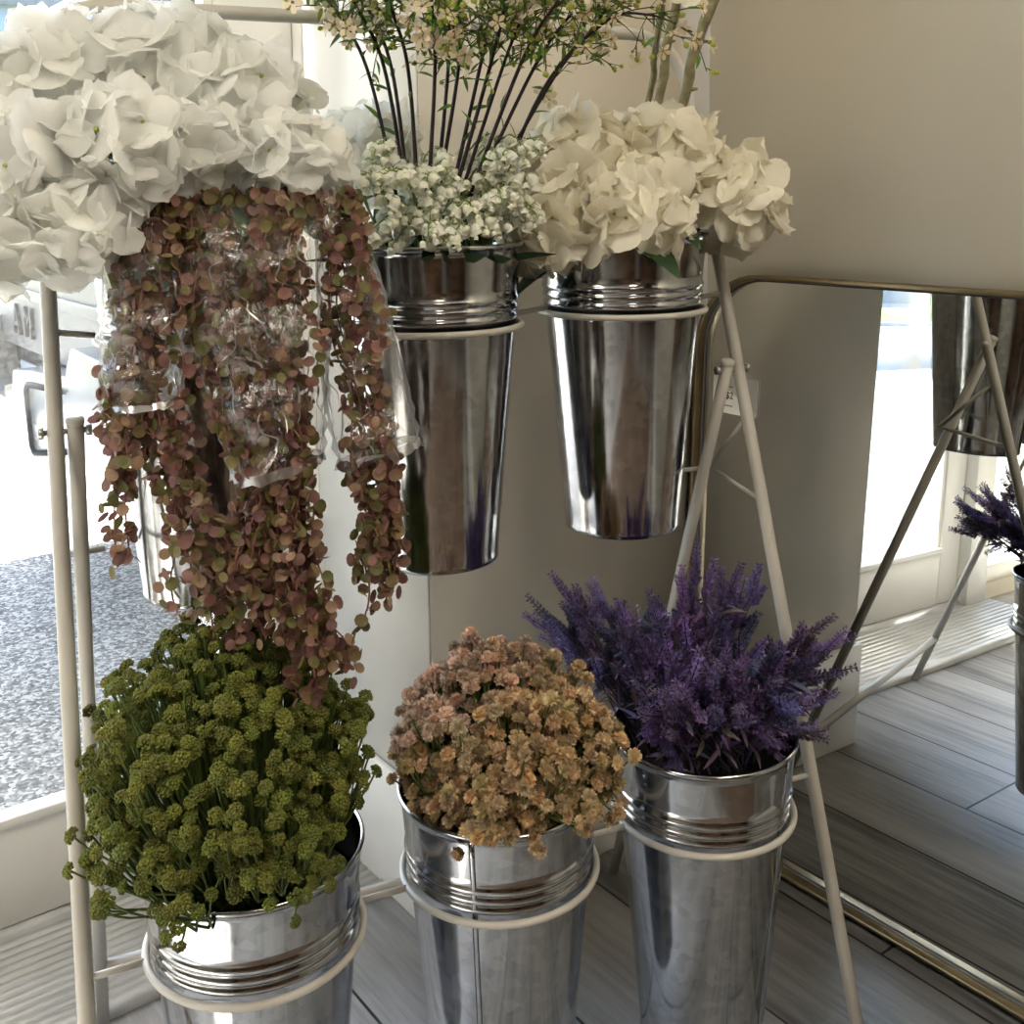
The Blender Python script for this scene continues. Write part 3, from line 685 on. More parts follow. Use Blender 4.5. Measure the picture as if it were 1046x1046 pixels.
for px, py, dp, r, lab, mt in [
    (62, 92, 1.17, .082, 'white hydrangea head at the top left, against the rounded corner of the stand', 0),
    (165, 75, 1.20, .080, 'white hydrangea head at the very top of the left bunch under the top rail', 0),
    (243, 112, 1.16, .070, 'white hydrangea head right of the topmost one in the left bunch', 0),
    (300, 165, 1.11, .046, 'small white hydrangea head ending the left bunch, touching the lily of the valley', 0),
    (130, 152, 1.05, .058, 'white hydrangea head in the middle front of the left bunch above the vine sleeves', 0),
    (205, 152, 1.09, .042, 'small white hydrangea head over the gap between the vine sleeves', 0),
    (22, 175, 1.05, .075, 'white hydrangea head at the left edge of the picture', 0),
    (78, 232, 1.02, .050, 'lowest white hydrangea head, hanging beside the left front leg', 0),
    (0, 240, 1.00, .050, 'white hydrangea head lowest at the left edge of the picture', 0),
    (-62, 110, 1.12, .080, 'white hydrangea head mostly outside the left edge of the picture', 0),
    (375, 160, 1.42, .062, 'bluish white hydrangea head behind the lily of the valley', 0)]:
    c = spot(px, py, dp); root = UL + np.array([rnd(-.03, .03), rnd(-.03, .03), -.10]) if px < 350 else UM + np.array([-.01, .05, -.1])
    hydrangea(c, r, root, lab, GL if px < 350 else 'white hydrangea in the upper middle bucket', M['petal_w'], nfl=int(18+r*260), size=.034 if r < .06 else .042, leaves=0 if px < 90 else 2)
GR = 'cream hydrangeas in the upper right bucket'
for px, py, dp, r, lab in [
    (592, 172, 1.38, .072, 'cream hydrangea head at the upper left of the right bunch'),
    (672, 165, 1.42, .078, 'cream hydrangea head at the top of the right bunch below the grey stems'),
    (742, 205, 1.42, .062, 'cream hydrangea head at the right end of the right bunch beside the beige wall'),
    (566, 236, 1.35, .052, 'cream hydrangea head lowest at the left of the right bunch, over the bucket rim'),
    (650, 212, 1.33, .058, 'cream hydrangea head in the middle front of the right bunch over the rim')]:
    c = spot(px, py, dp); root = UR + np.array([rnd(-.03, .03), rnd(-.03, .03), -.10])
    hydrangea(c, r, root, lab, GR, M['petal_c'], nfl=int(20+r*300), size=.041, leaves=1, squash=.9)

# ---------------------------------------------------------------- lily of the valley
def bell_tpl():
    V, F = lathe([(.0003, .0), (.0030, -.0010), (.0044, -.0036), (.0046, -.0060), (.0040, -.0075), (.0056, -.0092)], 7)
    return V, F
BELL = bell_tpl()
def lily(base, tips, label):
    base = np.asarray(base); t = empty('lily_of_the_valley_bunch', tuple(base)); tag(t, label, 'lily of the valley', 'lily of the valley bunches in the upper middle bucket')
    qs, qb, ql = MB(), MB(), MB()
    for tip in tips:
        tip = np.asarray(tip); out = nrm((tip-base)*np.array([1, 1, 0])); mid = base*.45+tip*.55+np.array([0, 0, rnd(.015, .05)])
        P = smooth_path([base+rng.normal(0, .008, 3)*[1, 1, 0], mid, tip+np.array([0, 0, .006]), tip+out*.018-np.array([0, 0, .012])], 16)
        qs.add(*tube(P, np.linspace(.0016, .0007, len(P)), 4, False), (1, 1, 1))
        for i in range(6, len(P)):
            for s in range(2 if i % 2 and i < 15 else 1):
                d = nrm(np.array([rng.normal(), rng.normal(), -.25])); a = P[i]; e = a + d*rnd(.006, .013) + np.array([0, 0, .002])
                qs.add(*tube(np.array([a, (a+e)/2+[0, 0, .003], e]), .0005, 3, False))
                sc = rnd(.85, 1.4)*(1 if i < 14 else .6); g = rnd(.88, 1.0)
                m = frame(nrm(np.array([rng.normal()*.5, rng.normal()*.5, 1])), rnd(0, 6)); qb.add(place(BELL[0], m, e, sc), BELL[1], (g, g, g*rnd(.9, 1)))
    for k in range(3):
        V, F = leaf_tpl(rnd(.07, .11), .024, .5, .25, 6); d = nrm(np.array([rng.normal(), rng.normal(), 1.0])); ql.add(place(V, frame_x(d, rnd(-1, 1)), base), F)
    qs.build('stems', M['palestem'], t); qb.build('bells', M['bell'], t); ql.build('leaves', M['dkgreen'], t)
def around(px, py, dp, n, sx, sy, sd):
    return [spot(px+rnd(-sx, sx), py+rnd(-sy, sy), dp+rnd(-sd, sd)) for _ in range(n)]
for off, (px, py, dp), n, sx, sy, lab in [
    ((-.065, -.01), (365, 182, 1.22), 11, 34, 46, 'lily of the valley bunch furthest left, against the white hydrangeas'),
    ((-.03, -.06), (412, 212, 1.20), 10, 34, 34, 'lily of the valley bunch at the left front, over the bucket rim'),
    ((-.02, .03), (425, 172, 1.30), 8, 34, 20, 'lily of the valley bunch at the back left around the dark stems'),
    ((.03, -.06), (478, 206, 1.22), 10, 34, 34, 'lily of the valley bunch at the front centre beside a broad dark leaf'),
    ((.06, -.01), (518, 192, 1.27), 11, 30, 46, 'lily of the valley bunch furthest right, touching the cream hydrangeas'),
    ((.03, .05), (505, 158, 1.34), 7, 30, 20, 'lily of the valley bunch at the back right below the branches')]:
    lily(UM + np.array([off[0], off[1], -.035]), around(px, py, dp, n, sx, sy, .04), lab)

# ---------------------------------------------------------------- tall blossom branches
def blossom_tpl():
    V = []; F = []
    for k in range(5):
        a = k*2*PI/5; d = np.array([math.cos(a), math.sin(a), 0]); s = np.array([-d[1], d[0], 0]); z = np.array([0, 0, 1.])
        b0 = len(V); V += [d*.1, d*.55+s*.30+z*.18, d*1.0+s*.16+z*.22, d*1.0-s*.16+z*.22, d*.55-s*.30+z*.18]
        F.append((b0, b0+4, b0+3, b0+2, b0+1))
    return np.array(V), F
BLO = blossom_tpl(); LEAF_S = leaf_tpl(1, .30, .3, .25, 4)
def blossom_branch(path, label, dens=1.0, start=.45):
    P = smooth_path(path, 36); t = empty('blossom_branch', tuple(P[0])); tag(t, label, 'blossom branch', 'tall dark stemmed blossom branches')
    qs, ql, qf, qb = MB(), MB(), MB(), MB(); n = len(P)
    qs.add(*tube(P, np.linspace(.0027, .0011, n), 6))
    T = np.gradient(P, axis=0)
    for i in range(6, n):
        f = i/n; tdir = nrm(T[i])
        if rnd(0, 1) < (.32 if f < start else 1)*dens*(1 if f < start else .9):
            d = nrm(tdir*.8 + rng.normal(0, .6, 3)); s = rnd(.014, .030); ql.add(place(LEAF_S[0]*s, frame_x(d, rnd(-1, 1)), P[i]), LEAF_S[1], (rnd(.7, 1.3),)*2+(rnd(.6, 1),))
        for _tw in range(2 if f > start and rnd(0, 1) < .55*dens else (1 if f > start and rnd(0, 1) < .6*dens else 0)):
            d = nrm(tdir*.9 + rng.normal(0, .65, 3)); ln = rnd(.025, .06); e = P[i] + d*ln; m_ = P[i]+d*ln*.5+rng.normal(0, .003, 3)
            qs.add(*tube(smooth_path([P[i], m_, e], 5), .0007, 4, False), (2.2, 3.6, 1.3))
            for k in range(int(rnd(2, 5))):
                d2 = nrm(d + rng.normal(0, .7, 3)); e2 = e + d2*rnd(.006, .018); qs.add(*tube([e-d*.005, e2], .0005, 3, False), (2.6, 5, 1.4))
                if rnd(0, 1) < .34:
                    g = rnd(.85, 1.1); mm_ = frame(nrm(d2+rng.normal(0, .3, 3)), rnd(0, 6)); qf.add(place(BLO[0], mm_, e2, rnd(.0088, .0128)), BLO[1], (g, g*rnd(.95, 1), g*rnd(.85, 1.05)))
                    V, F = ICO0; qf.add(place(V, mm_, e2+mm_[:, 2]*.001, .0016), F, (.55, .28, .16))
                else:
                    V, F = ICO0; qf.add(place(V*[1, 1, 1.25], frame(d2), e2, rnd(.0022, .0038)), F, (.5, .61, .17))
            for k in range(3 if dens > .5 else 1):
                d2 = nrm(d + rng.normal(0, .8, 3)); s = rnd(.011, .022); ql.add(place(LEAF_S[0]*s, frame_x(d2, rnd(-1, 1)), P[i]+(e-P[i])*rnd(.2, .9)), LEAF_S[1], (rnd(.8, 1.5), rnd(.9, 1.5), rnd(.5, .9)))
    qs.build('stem', M['darkstem'], t); ql.build('leaves', M['mdgreen'], t); qf.build('blossoms', M['blossom'], t)
ORD = ['leftmost', 'second from the left', 'third from the left', 'fourth from the left', 'fifth from the left', 'sixth from the left', 'seventh from the left', 'eighth from the left', 'ninth from the left', 'tenth from the left', 'eleventh from the left', 'twelfth from the left', 'rightmost upright']
BR = [((415, 158), (378, 80), (335, -2), (312, -60), 1.18), ((422, 158), (395, 80), (361, 0), (335, -60), 1.24), ((428, 156), (402, 80), (372, 0), (352, -60), 1.30), ((437, 158), (418, 80), (397, 0), (385, -70), 1.22),
      ((449, 152), (444, 80), (441, 0), (440, -70), 1.20), ((455, 160), (457, 80), (460, 0), (462, -70), 1.30), ((466, 160), (467, 80), (470, 0), (474, -70), 1.24), ((476, 158), (490, 70), (505, 0), (518, -70), 1.33),
      ((484, 158), (500, 70), (517, 0), (530, -70), 1.24), ((491, 156), (513, 70), (541, 0), (560, -60), 1.30), ((498, 156), (530, 70), (570, 0), (598, -50), 1.20), ((505, 154), (542, 76), (588, 8), (618, -40), 1.28), ((512, 150), (558, 92), (600, 36), (628, -5), 1.34)]
for i, (a, b_, c_, d_, dp) in enumerate(BR):
    base = UM + rgt*(i-6)*.0032 + np.array([0, rnd(-.005, .02), -.035]); d0 = 1.30
    blossom_branch([base, spot(*b_, d0+(dp-1.27)*.6), spot(*c_, dp), spot(*d_, dp-.02)], 'tall dark stemmed branch with cream blossoms, %s of its fan' % ORD[i], dens=1.0 if i in (0, 1) else 1.0, start=.40 if i < 4 else .31)
blossom_branch([UM+np.array([.05, .02, -.09]), spot(545, 110, 1.33), spot(615, 25, 1.30), spot(662, 15, 1.28), spot(708, 33, 1.27)], 'dark branch arching far right across the grey stems with one cream blossom at its tip', dens=.35, start=.45)

# ---------------------------------------------------------------- thick grey stems behind the cream hydrangeas
def thick_stem(path, rad, label, bloom=None):
    P = smooth_path(path, 24); P = P + np.cumsum(rng.normal(0, .0006, P.shape), 0)
    t = empty('thick_branch', tuple(P[0])); tag(t, label, 'branch', 'thick olive grey branches in the upper right bucket')
    q = MB(); q.add(*tube(P, rad*(1+.10*np.sin(np.arange(len(P))*1.7)), 9)); q.build('stem', M['olivestem'], t)
    q = MB()
    for i in (7, 13, 18):
        d = nrm(np.cross(P[i+1]-P[i], rng.normal(size=3))); q.add(*tube([P[i], P[i]+d*rad*2.0+nrm(P[i+1]-P[i])*.004], [rad*.6, rad*.25], 6))
    q.build('knots', M['olivestem'], t)
    if bloom is not None:
        q = MB()
        for k in range(9):
            V, F = petal(.030, .026); d = nrm(rng.normal(size=3)*[1, 1, .7]); q.add(place(V, frame_x(d, rnd(0, 3)), bloom), F)
        q.build('bloom', M['petal_c'], t)
thick_stem([UR+[-.02, .03, -.1], spot(661, 108, 1.47), spot(666, 60, 1.46), spot(676, 0, 1.45), spot(682, -60, 1.44)], .0042, 'thin olive grey branch, left of the three above the cream hydrangeas')
thick_stem([UR+[.0, .03, -.1], spot(672, 105, 1.45), spot(680, 50, 1.44), spot(690, -2, 1.43), spot(698, -60, 1.42)], .0062, 'olive grey branch in the middle of the three, a cream bloom at its top', spot(702, -8, 1.42))
thick_stem([UR+[.03, .02, -.1], spot(696, 112, 1.43), spot(708, 55, 1.42), spot(730, 0, 1.41), spot(752, -50, 1.40)], .0068, 'thickest olive grey branch, leaning right beside the wall corner')

# ---------------------------------------------------------------- trailing vines in plastic sleeves
def disc_tpl():
    V = [(0, 0, -.12)]; k = 9
    for ring_, zz in ((.62, -.06), (1.0, .10)):
        for i in range(k): a = 2*PI*i/k; V.append((ring_*math.cos(a), ring_*math.sin(a)*.94, zz))
    F = [(0, 1+i, 1+(i+1) % k) for i in range(k)] + [(1+i, 1+k+i, 1+k+(i+1) % k, 1+(i+1) % k) for i in range(k)]
    return np.array(V, float), F
DISC = disc_tpl()
PAL = [(.30, .14, .10), (.25, .12, .09), (.32, .18, .10), (.27, .18, .075), (.20, .085, .07), (.30, .15, .12), (.23, .18, .065), (.17, .15, .05), (.36, .22, .13)]
def vine(strands, label):
    """strands: list of (points, radius start, radius end, number of runners)"""
    p0 = np.asarray(strands[0][0][0]); t = empty('trailing_vine', tuple(p0)); tag(t, label, 'vine', 'trailing round leaved vines')
    qs, ql = MB(), MB()
    for pts, r0, r1, k in strands:
        Ln = sum(np.linalg.norm(np.subtract(a, b)) for a, b in zip(pts, pts[1:]))
        n = max(10, int(Ln/.0068)); P = smooth_path(pts, n)
        for s in range(k):
            ang = 2*PI*s/k + rnd(-.4, .4); fr = math.sqrt((s+.5)/k); ph = rnd(0, 6); Q = []; end = int(len(P)*(rnd(.80, 1.0)))
            for i, p in enumerate(P[:end]):
                rr = (r0+(r1-r0)*i/len(P))*fr*(.85+.25*math.sin(i*.35+ph)); a = ang+.25*math.sin(i*.2+ph)
                Q.append(p + rgt*rr*math.cos(a) + fwd*rr*.55*math.sin(a) + np.array([0, 0, rnd(-.002, .002)]))
            Q = np.array(Q); qs.add(*tube(Q, .0009, 4, False), (rnd(.8, 1.3),)*3)
            for i in range(1, len(Q)):
                for sd in (-1, 1):
                    if rnd(0, 1) < .10: continue
                    d = nrm(rng.normal(size=3) - fwd*.35); e = Q[i] + d*rnd(.005, .013)
                    qs.add([Q[i], e, Q[i]+[0, 0, .0009]], [(0, 1, 2)], (1.1, 1, 1))
                    nn = nrm(rng.normal(size=3)*[1, 1, .7] + d*.5 - fwd*.6); col = np.array(PAL[rng.integers(len(PAL))])*np.array([.97, 1.06, 1.15])*rnd(.75, 1.2)
                    ql.add(place(DISC[0], frame(nn, rnd(0, 6)), e, rnd(.0050, .0072)), DISC[1], col)
    qs.build('vine_stems', M['vinestem'], t); ql.build('round_leaves', M['vineleaf'], t)
    return t
in_ = UL - fwd*.02 + np.array([0, 0, .01])
vine([([in_+rgt*-.04, spot(150, 196, 1.10), spot(148, 225, 1.05), spot(148, 300, 1.03), spot(146, 415, 1.01), spot(142, 510, 1.0)], .042, .040, 14),
      ([spot(170, 420, 1.01), spot(186, 490, 1.0), spot(212, 565, 1.0), spot(222, 660, 1.0)], .030, .048, 7),
      ([spot(140, 430, 1.0), spot(124, 500, 1.0), spot(128, 588, 1.0)], .012, .010, 2),
      ([spot(205, 540, 1.0), spot(255, 570, 1.0), spot(275, 620, .99)], .020, .025, 3)],
     'pinkish trailing vine in the leftmost plastic sleeve, its tail spread widest')
vine([([in_, spot(212, 205, 1.10), spot(214, 235, 1.05), spot(222, 330, 1.03), spot(252, 420, 1.01), spot(272, 495, 1.0), spot(262, 590, .99), spot(290, 660, .99)], .046, .028, 12)],
     'brown pink trailing vine in the left half of the wide middle sleeve')
vine([([in_+rgt*.04, spot(285, 202, 1.10), spot(288, 235, 1.05), spot(292, 320, 1.03), spot(298, 420, 1.01), spot(302, 500, 1.0), spot(306, 585, .99), spot(325, 670, .98), spot(334, 735, .98)], .046, .030, 11),
      ([spot(300, 600, .99), spot(340, 650, .98), spot(360, 690, .98)], .02, .02, 3)],
     'longest trailing vine, hanging from the middle sleeve onto the green filler')
vine([([in_+rgt*.07, spot(340, 205, 1.11), spot(354, 235, 1.06), spot(366, 330, 1.04), spot(383, 440, 1.02), spot(390, 520, 1.01), spot(392, 575, 1.0), spot(382, 650, 1.0)], .046, .022, 9)],
     'brown trailing vine in the right hand plastic sleeve, thin tail before the middle bucket')

def sleeve(L_pts, R_pts, depth, thick, label):
    """clear sleeve: flattened tube between a left and a right outline"""
    n = 26; A = smooth_path([spot(x, y, d) for x, y, d in L_pts], n); B = smooth_path([spot(x, y, d) for x, y, d in R_pts], n); k = 28
    t = empty('plastic_sleeve', tuple((A[0]+B[0])/2)); tag(t, label, 'plastic sleeve', 'clear plastic sleeves over the vines')
    V = []; ph = rng.uniform(0, 6, 8)
    for i in range(n+1):
        c = (A[i]+B[i])/2; h = (B[i]-A[i])/2; th_ = thick*(.9+.15*math.sin(i*.9+ph[0]))
        for j in range(k):
            a = 2*PI*j/k; wv = 1+.05*math.sin(3*a+i*.7+ph[1])+.04*math.sin(7*a-i*1.1+ph[2])+.05*math.sin(i*1.9+2*a+ph[3])
            V.append(c + h*math.cos(a)*(1+.025*math.sin(i*1.3+ph[4]+a)) + fwd*th_*math.sin(a)*wv*(1-.25*math.cos(a)**2) + rng.normal(0, .0011, 3))
    F = [(i*k+j, i*k+(j+1) % k, (i+1)*k+(j+1) % k, (i+1)*k+j) for i in range(n) for j in range(k)]
    q = MB(); q.add(V, F); q.build('film', M['sleeve'], t)
    # doubled hem, side seams and sharp creases where the film is folded
    V = np.array(V); q = MB(); hem = V[-k:]; cu_ = hem.mean(0); m2_ = V[-2*k:-k]*.55 + hem*.45
    q.add(np.concatenate([cu_+(hem-cu_)*1.03+rng.normal(0, .0022, hem.shape), m2_+(m2_-m2_.mean(0))*.03+np.array([0, 0, .003])]), [(j, (j+1) % k, k+(j+1) % k, k+j) for j in range(k)]); 
    for E_, s in ((A, -1), (B, 1)):
        out = [E_[i] + rgt*s*(.0012+.0045*abs(math.sin(i*1.7+ph[5]))*(i/n)**.7) for i in range(n+1)]
        q.add(np.concatenate([E_, np.array(out)]), [(i, i+1, n+2+i, n+1+i) for i in range(n)])
    Vg = V.reshape(n+1, k, 3)
    for _ in range(34):
        i, j = int(rng.integers(2, n-3)), int(rng.integers(0, k)); P = []; jj = float(j); sl = rnd(-.55, .55); ln = int(rng.integers(3, 8))
        for s in range(ln):
            if i+s > n: break
            jj += sl + rnd(-.25, .25); p = Vg[i+s, int(jj) % k]; c = (A[i+s]+B[i+s])/2; P.append(c+(p-c)*1.035)
        P = smooth_path(P, 14); w = np.sin(np.linspace(.1, PI-.1, len(P)))[:, None]*rnd(.0005, .0013); sd_ = rgt*rnd(.6, 1)+np.array([0, 0, rnd(-.5, .5)])
        q.add(np.concatenate([P-sd_*w, P+sd_*w]), [(i2, i2+1, len(P)+i2+1, len(P)+i2) for i2 in range(len(P)-1)])
    q.build('folded_edges', M['crease'], t)
sleeve([(112, 205, 1.07), (107, 290, 1.03), (105, 360, 1.02), (104, 420, 1.01)], [(180, 212, 1.06), (185, 290, 1.03), (186, 360, 1.02), (183, 412, 1.01)], 1.03, .034, 'clear plastic sleeve on the leftmost vine, its hem ending highest')
sleeve([(182, 212, 1.06), (186, 300, 1.03), (214, 400, 1.02), (240, 490, 1.01)], [(336, 205, 1.06), (336, 300, 1.04), (332, 390, 1.02), (328, 470, 1.01)], 1.03, .042, 'wide clear plastic sleeve around the two middle vines')
sleeve([(322, 205, 1.09), (326, 300, 1.06), (332, 390, 1.04), (348, 478, 1.02)], [(345, 190, 1.09), (384, 275, 1.06), (408, 370, 1.04), (428, 456, 1.02)], 1.05, .032, 'clear plastic sleeve on the right hand vine, its corner pointing at the middle bucket')

# ---------------------------------------------------------------- domed filler bunches
def knob_tpl(nb=26, r=.235):
    """bobbly hemispherical head"""
    V, F = [], []; n = 0
    for d in fib(nb*2):
        if d[2] < -.25: continue
        Vi, Fi = ICO0; V.append(Vi*r*rnd(.8, 1.15) + d*rnd(.72, .86)*np.array([1, 1, .8])); F += [tuple(i+n for i in f) for f in Fi]; n += len(Vi)
    return np.concatenate(V), F
def pom_tpl(ns=70):
    """tufted head of small pointed bracts"""
    V, F = [], []; n = 0
    for d in fib(ns, .05):
        if d[2] < -.35: continue
        m = frame(nrm(d+np.array([0, 0, .25])), rnd(0, 6)); T_ = np.array([(-.17, -.06, .0), (.17, -.06, .0), (0, .14, .0), (-.15, 0, .32), (.15, 0, .32), (0, .10, .55)])
        T_ = np.array([(-.13, 0, .1), (.13, 0, .1), (.24, .05, .55), (0, .08, .85), (-.24, .05, .55)]); V.append(T_ @ m.T + d*.22); F += [(n, n+1, n+2, n+3, n+4)]; n += 5
    Vi, Fi = ICO0; V.append(Vi*.55); F += [tuple(i+n for i in f) for f in Fi]
    return np.concatenate(V), F
def filler(name, cat, group, Cn, rad, base, n, centers, labels, tpl, size, hmat, smat, zmin=-.25, shrink=.80, colf=None, jit=.035, thin=0.0):
    Cn = np.asarray(Cn, float); cen = [nrm(c) for c in centers]; H = [MB() for _ in cen]; S = [MB() for _ in cen]
    roots = [empty(name, tuple(base + np.array([c[0], c[1], 0])*.045)) for c in cen]
    for d in fib(n, .035):
        if d[2] < zmin: continue
        if d[2] < .02 and rnd(0, 1) < thin: continue
        a = [math.acos(max(-1, min(1, float(d @ c)))) for c in cen]; k = int(np.argmin(a)); f = shrink + (1.02-shrink)*math.exp(-(a[k]/.42)**2)
        p = Cn + d*np.asarray(rad)*f + rng.normal(0, jit*.15, 3) - d*abs(rnd(0, jit)) ; nd = nrm(d*.9 + np.array([0, 0, .55]) + rng.normal(0, .2, 3))
        b0 = base + np.array([cen[k][0], cen[k][1], 0])*.045
        j = b0 + (p-b0)*.72 - np.array([0, 0, .012]); j[2] = max(j[2], base[2]+.072 if np.hypot(j[0]-base[0], j[1]-base[1]) > .08 else -9)
        m = 3 if rnd(0, 1) < .75 else 1
        for q in range(m):
            pp = p + (rng.normal(0, size*1.25, 3)*[1, 1, .7] if q else 0)
            g = rnd(.72, 1.22); col = np.array([g*rnd(.9, 1.1), g, g*rnd(.85, 1.1)]); col = col if colf is None else col*colf(pp, d)
            H[k].add(place(tpl[0], frame(nrm(nd+rng.normal(0, .25, 3)), rnd(0, 6)), pp, size*rnd(.78, 1.15)), tpl[1], col)
            S[k].add(*tube(smooth_path([j, j*.4+pp*.6-np.array([0, 0, .004]), pp], 3), .0010, 4, False), (rnd(.8, 1.3),)*3)
        S[k].add(*tube(smooth_path([b0, b0*.5+j*.5+rng.normal(0, .006, 3), j], 4), .0014, 4, False), (rnd(.7, 1.1),)*3)
    for k, t in enumerate(roots):
        tag(t, labels[k], cat, group); H[k].build('flower_heads', hmat, t); S[k].build('stems', smat, t)
filler('green_filler_bunch', 'filler flower', 'olive green filler bunches', LLb+[-.028, -.006, .062], (.160, .158, .184), LLb-[0, 0, .06], 920,
       [(0, 0, 1), (-.75, -.3, .55), (-.1, -.85, .45), (.7, -.45, .45), (.8, .5, .45), (-.35, .85, .5), (-.9, -.75, -.12), (.1, -1, -.2)],
       ['olive green filler bunch topmost, under the tip of the longest vine', 'olive green filler bunch on the left, reaching past the left legs', 'olive green filler bunch at the front centre of the left bucket',
        'olive green filler bunch at the front right over the bucket rim', 'olive green filler bunch at the back right, touching the tan flowers', 'olive green filler bunch at the back left before the glass door',
        'olive green filler bunch lowest at the left, beside the front leg', 'olive green filler bunch hanging over the front rim with one drooping sprig'],
       knob_tpl(), .0076, M['greenhead'], M['greenstem'], zmin=-.21, shrink=.76, thin=.12)
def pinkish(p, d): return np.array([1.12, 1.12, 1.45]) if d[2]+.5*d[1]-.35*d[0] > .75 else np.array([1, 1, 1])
filler('tan_filler_bunch', 'filler flower', 'tan tufted filler bunches', LMb+[.004, -.004, .018], (.138, .138, .142), LMb-[0, 0, .06], 820,
       [(-.2, .3, 1), (-.85, .1, .5), (-.3, -.9, .45), (.6, -.8, .4), (.9, .2, .45), (.3, .95, .5)],
       ['tan filler bunch topmost, its tufts palest', 'tan filler bunch on the left, reaching towards the green filler', 'tan filler bunch at the front left above the bucket seam',
        'tan filler bunch at the front right above the rim', 'tan filler bunch on the right, touching the lavender', 'tan filler bunch at the back, before the purple sprigs'],
       pom_tpl(), .0091, M['tanhead'], M['greenstem'], zmin=-.22, colf=pinkish)

# ---------------------------------------------------------------- lavender
def floret_tpl():
    V = np.array([(0, 0, 0), (.26, .18, .5), (-.26, .18, .5), (0, -.26, .5), (0, 0, 1.1)]); return V, [(0, 1, 4, 2), (0, 2, 4, 3), (0, 3, 4, 1)]
FLO = floret_tpl(); LEAF_L = leaf_tpl(1, .24, .35, .3, 4)
def lavender(base, tips, label, top_light=False):
    base = np.asarray(base); t = empty('lavender_bunch', tuple(base)); tag(t, label, 'lavender', 'purple lavender bunches in the lower right bucket')
    qs, ql, qf = MB(), MB(), MB()
    for tip in tips:
        tip = np.asarray(tip); Ls = np.linalg.norm(tip-base); mid = (base+tip)/2 + np.array([0, 0, .02])+rng.normal(0, .01, 3)
        P = smooth_path([base+rng.normal(0, .01, 3)*[1, 1, 0], mid, tip], 30); n = len(P); T = np.gradient(P, axis=0); qs.add(*tube(P, np.linspace(.0015, .0006, n), 4, False))
        spike = rnd(.055, .085); s0 = max(6, int(n*(1-spike/Ls)))
        hue = np.array([rnd(.8, 1.15), rnd(.8, 1.1), rnd(.85, 1.15)])*rnd(.55, 1.35)
        steps = int(spike/.0050)
        def whorls(Q0, Q1, cnt, sc):
            for w_ in range(cnt):
                f = w_/cnt; p = Q0+(Q1-Q0)*f; d0 = nrm(Q1-Q0); mm_ = frame(d0, rnd(0, 6)); k = 6 if f < .75 else 4
                for j in range(k):
                    a = 2*PI*j/k + rnd(-.3, .3); o = mm_[:, 0]*math.cos(a)+mm_[:, 1]*math.sin(a); dd = nrm(o*rnd(.7, 1.2)+d0*.7)
                    qf.add(place(FLO[0], frame(dd, rnd(0, 6)), p+o*.0012, sc*rnd(.8, 1.15)*(1-.45*f)), FLO[1], hue*rnd(.7, 1.3))
        A, B_ = P[s0], P[-1]+nrm(T[-1])*.006
        whorls(A, B_, steps, .0086)
        for k in range(3):
            i = int(rnd(s0*.6, s0)); d = nrm(T[i]*1.0/np.linalg.norm(T[i]) + rng.normal(0, .45, 3)); e = P[i]+d*rnd(.03, .055); qs.add(*tube([P[i], (P[i]+e)/2+[0, 0, .003], e], .0007, 4, False)); whorls(P[i]+(e-P[i])*.3, e, int(rnd(6, 10)), .0075)
        for i in range(int(s0*.35), s0, 2):
            d = nrm(nrm(T[i])*.5+rng.normal(0, .7, 3)); s = rnd(.018, .036); ql.add(place(LEAF_L[0]*s, frame_x(d, rnd(-1, 1)), P[i]), LEAF_L[1], (rnd(.7, 1.5), rnd(.7, 1.3), rnd(.7, 1.5)))
    qs.build('stems', M['lavstem'], t); ql.build('leaves', M['lavleaf'], t); qf.build('florets', M['lav'], t)
def fan(cx, cy, dp, n, sx, sy, sd=.05):
    out = []
    for _ in range(n):
        a, r = rnd(0, 2*PI), math.sqrt(rnd(0, 1)); out.append(spot(cx+sx*r*math.cos(a), cy+sy*r*math.sin(a), dp+rnd(-sd, sd)))
    return out
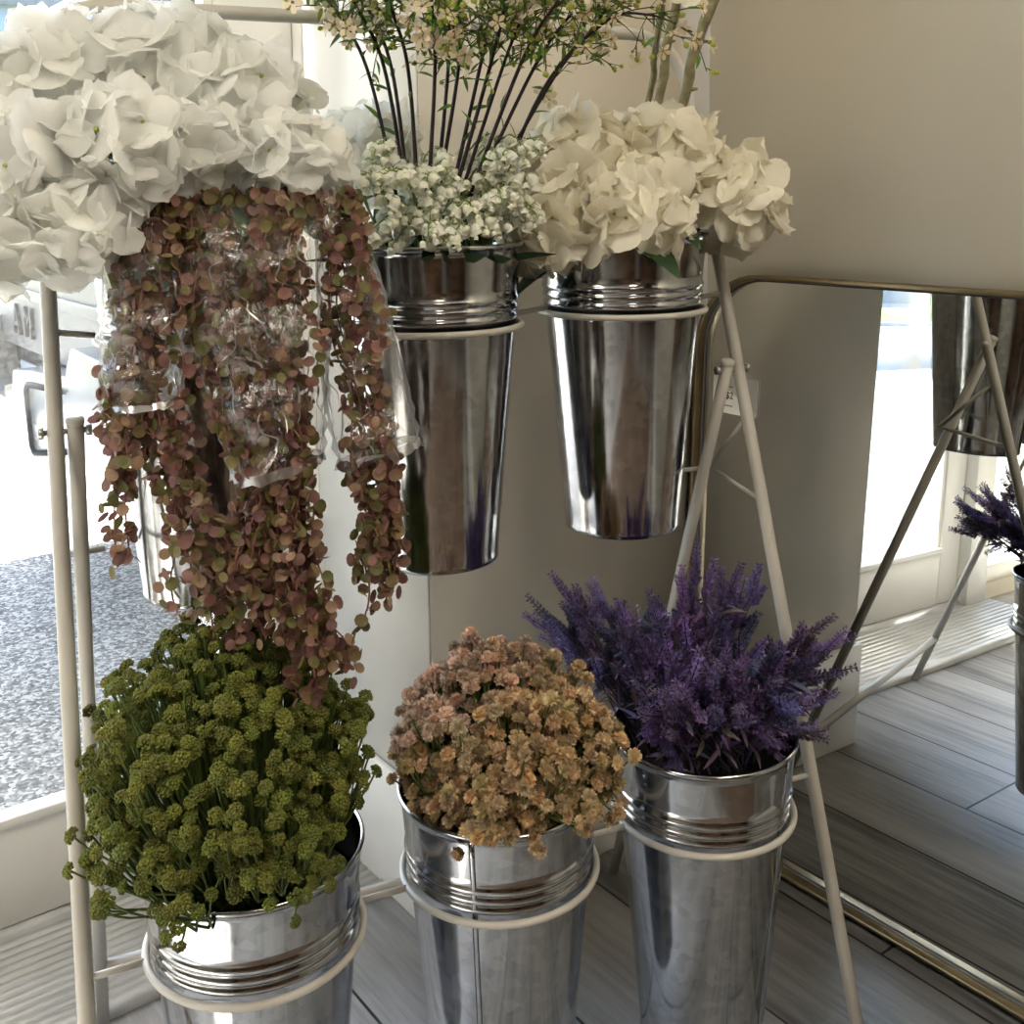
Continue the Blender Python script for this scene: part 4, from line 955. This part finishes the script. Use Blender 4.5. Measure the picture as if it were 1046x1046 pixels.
for off, args, lab in [
    ((.0, .02), (734, 602, 1.26, 22, 46, 54), 'lavender bunch standing tallest, its tip between the two right legs'),
    ((-.05, .01), (672, 645, 1.24, 18, 34, 42), 'lavender bunch on the left, meeting the tan flowers'),
    ((.05, .0), (826, 668, 1.24, 22, 54, 54), 'lavender bunch leaning right towards the mirror'),
    ((.0, -.04), (728, 705, 1.14, 20, 52, 46), 'lavender bunch at the front centre'),
    ((.05, -.03), (805, 735, 1.17, 16, 56, 40), 'lavender bunch low at the front right over the rim'),
    ((-.05, -.02), (672, 722, 1.18, 14, 22, 36), 'lavender bunch low at the front left beside the tan flowers'),
    ((-.03, .06), (580, 622, 1.40, 24, 54, 38), 'lavender bunch at the back left, rising behind the tan flowers')]:
    lavender(LRb + np.array([off[0], off[1], -.03]), fan(*args), lab)

# ================================================================== LIGHT
el = R(40); hv = nrm([-.53, -.85, 0]); tv = Vector((hv[0]*math.cos(el), hv[1]*math.cos(el), -math.sin(el)))
sd = bpy.data.lights.new('sun', 'SUN'); sd.energy = 26.0; sd.angle = R(.55); sd.color = (1, .95, .86)
so = bpy.data.objects.new('sun', sd); C.objects.link(so); so.rotation_euler = tv.to_track_quat('-Z', 'Y').to_euler()
wd = bpy.data.worlds.new('sky'); bpy.context.scene.world = wd; wd.use_nodes = True; nt = wd.node_tree; nt.nodes.clear()
sk = nt.nodes.new('ShaderNodeTexSky'); sk.sky_type = 'NISHITA'; sk.sun_disc = False; sk.sun_elevation = el; sk.sun_rotation = R(30); sk.air_density = 1.0; sk.dust_density = 2.0
bg = nt.nodes.new('ShaderNodeBackground'); bg.inputs[1].default_value = .9; wo = nt.nodes.new('ShaderNodeOutputWorld')
nt.links.new(sk.outputs[0], bg.inputs[0]); nt.links.new(bg.outputs[0], wo.inputs[0])

sc = bpy.context.scene
vs = sc.view_settings
sc.display_settings.display_device = 'sRGB'
vs.view_transform = 'Standard'; vs.look = 'None'; vs.exposure = 0.68; vs.gamma = 1.0
vs.use_curve_mapping = False
cy = sc.cycles
cy.use_denoising = True
cy.max_bounces = 10; cy.diffuse_bounces = 5; cy.glossy_bounces = 5; cy.transmission_bounces = 6; cy.transparent_max_bounces = 24
cy.sample_clamp_indirect = 8.0
cy.caustics_reflective = False; cy.caustics_refractive = False
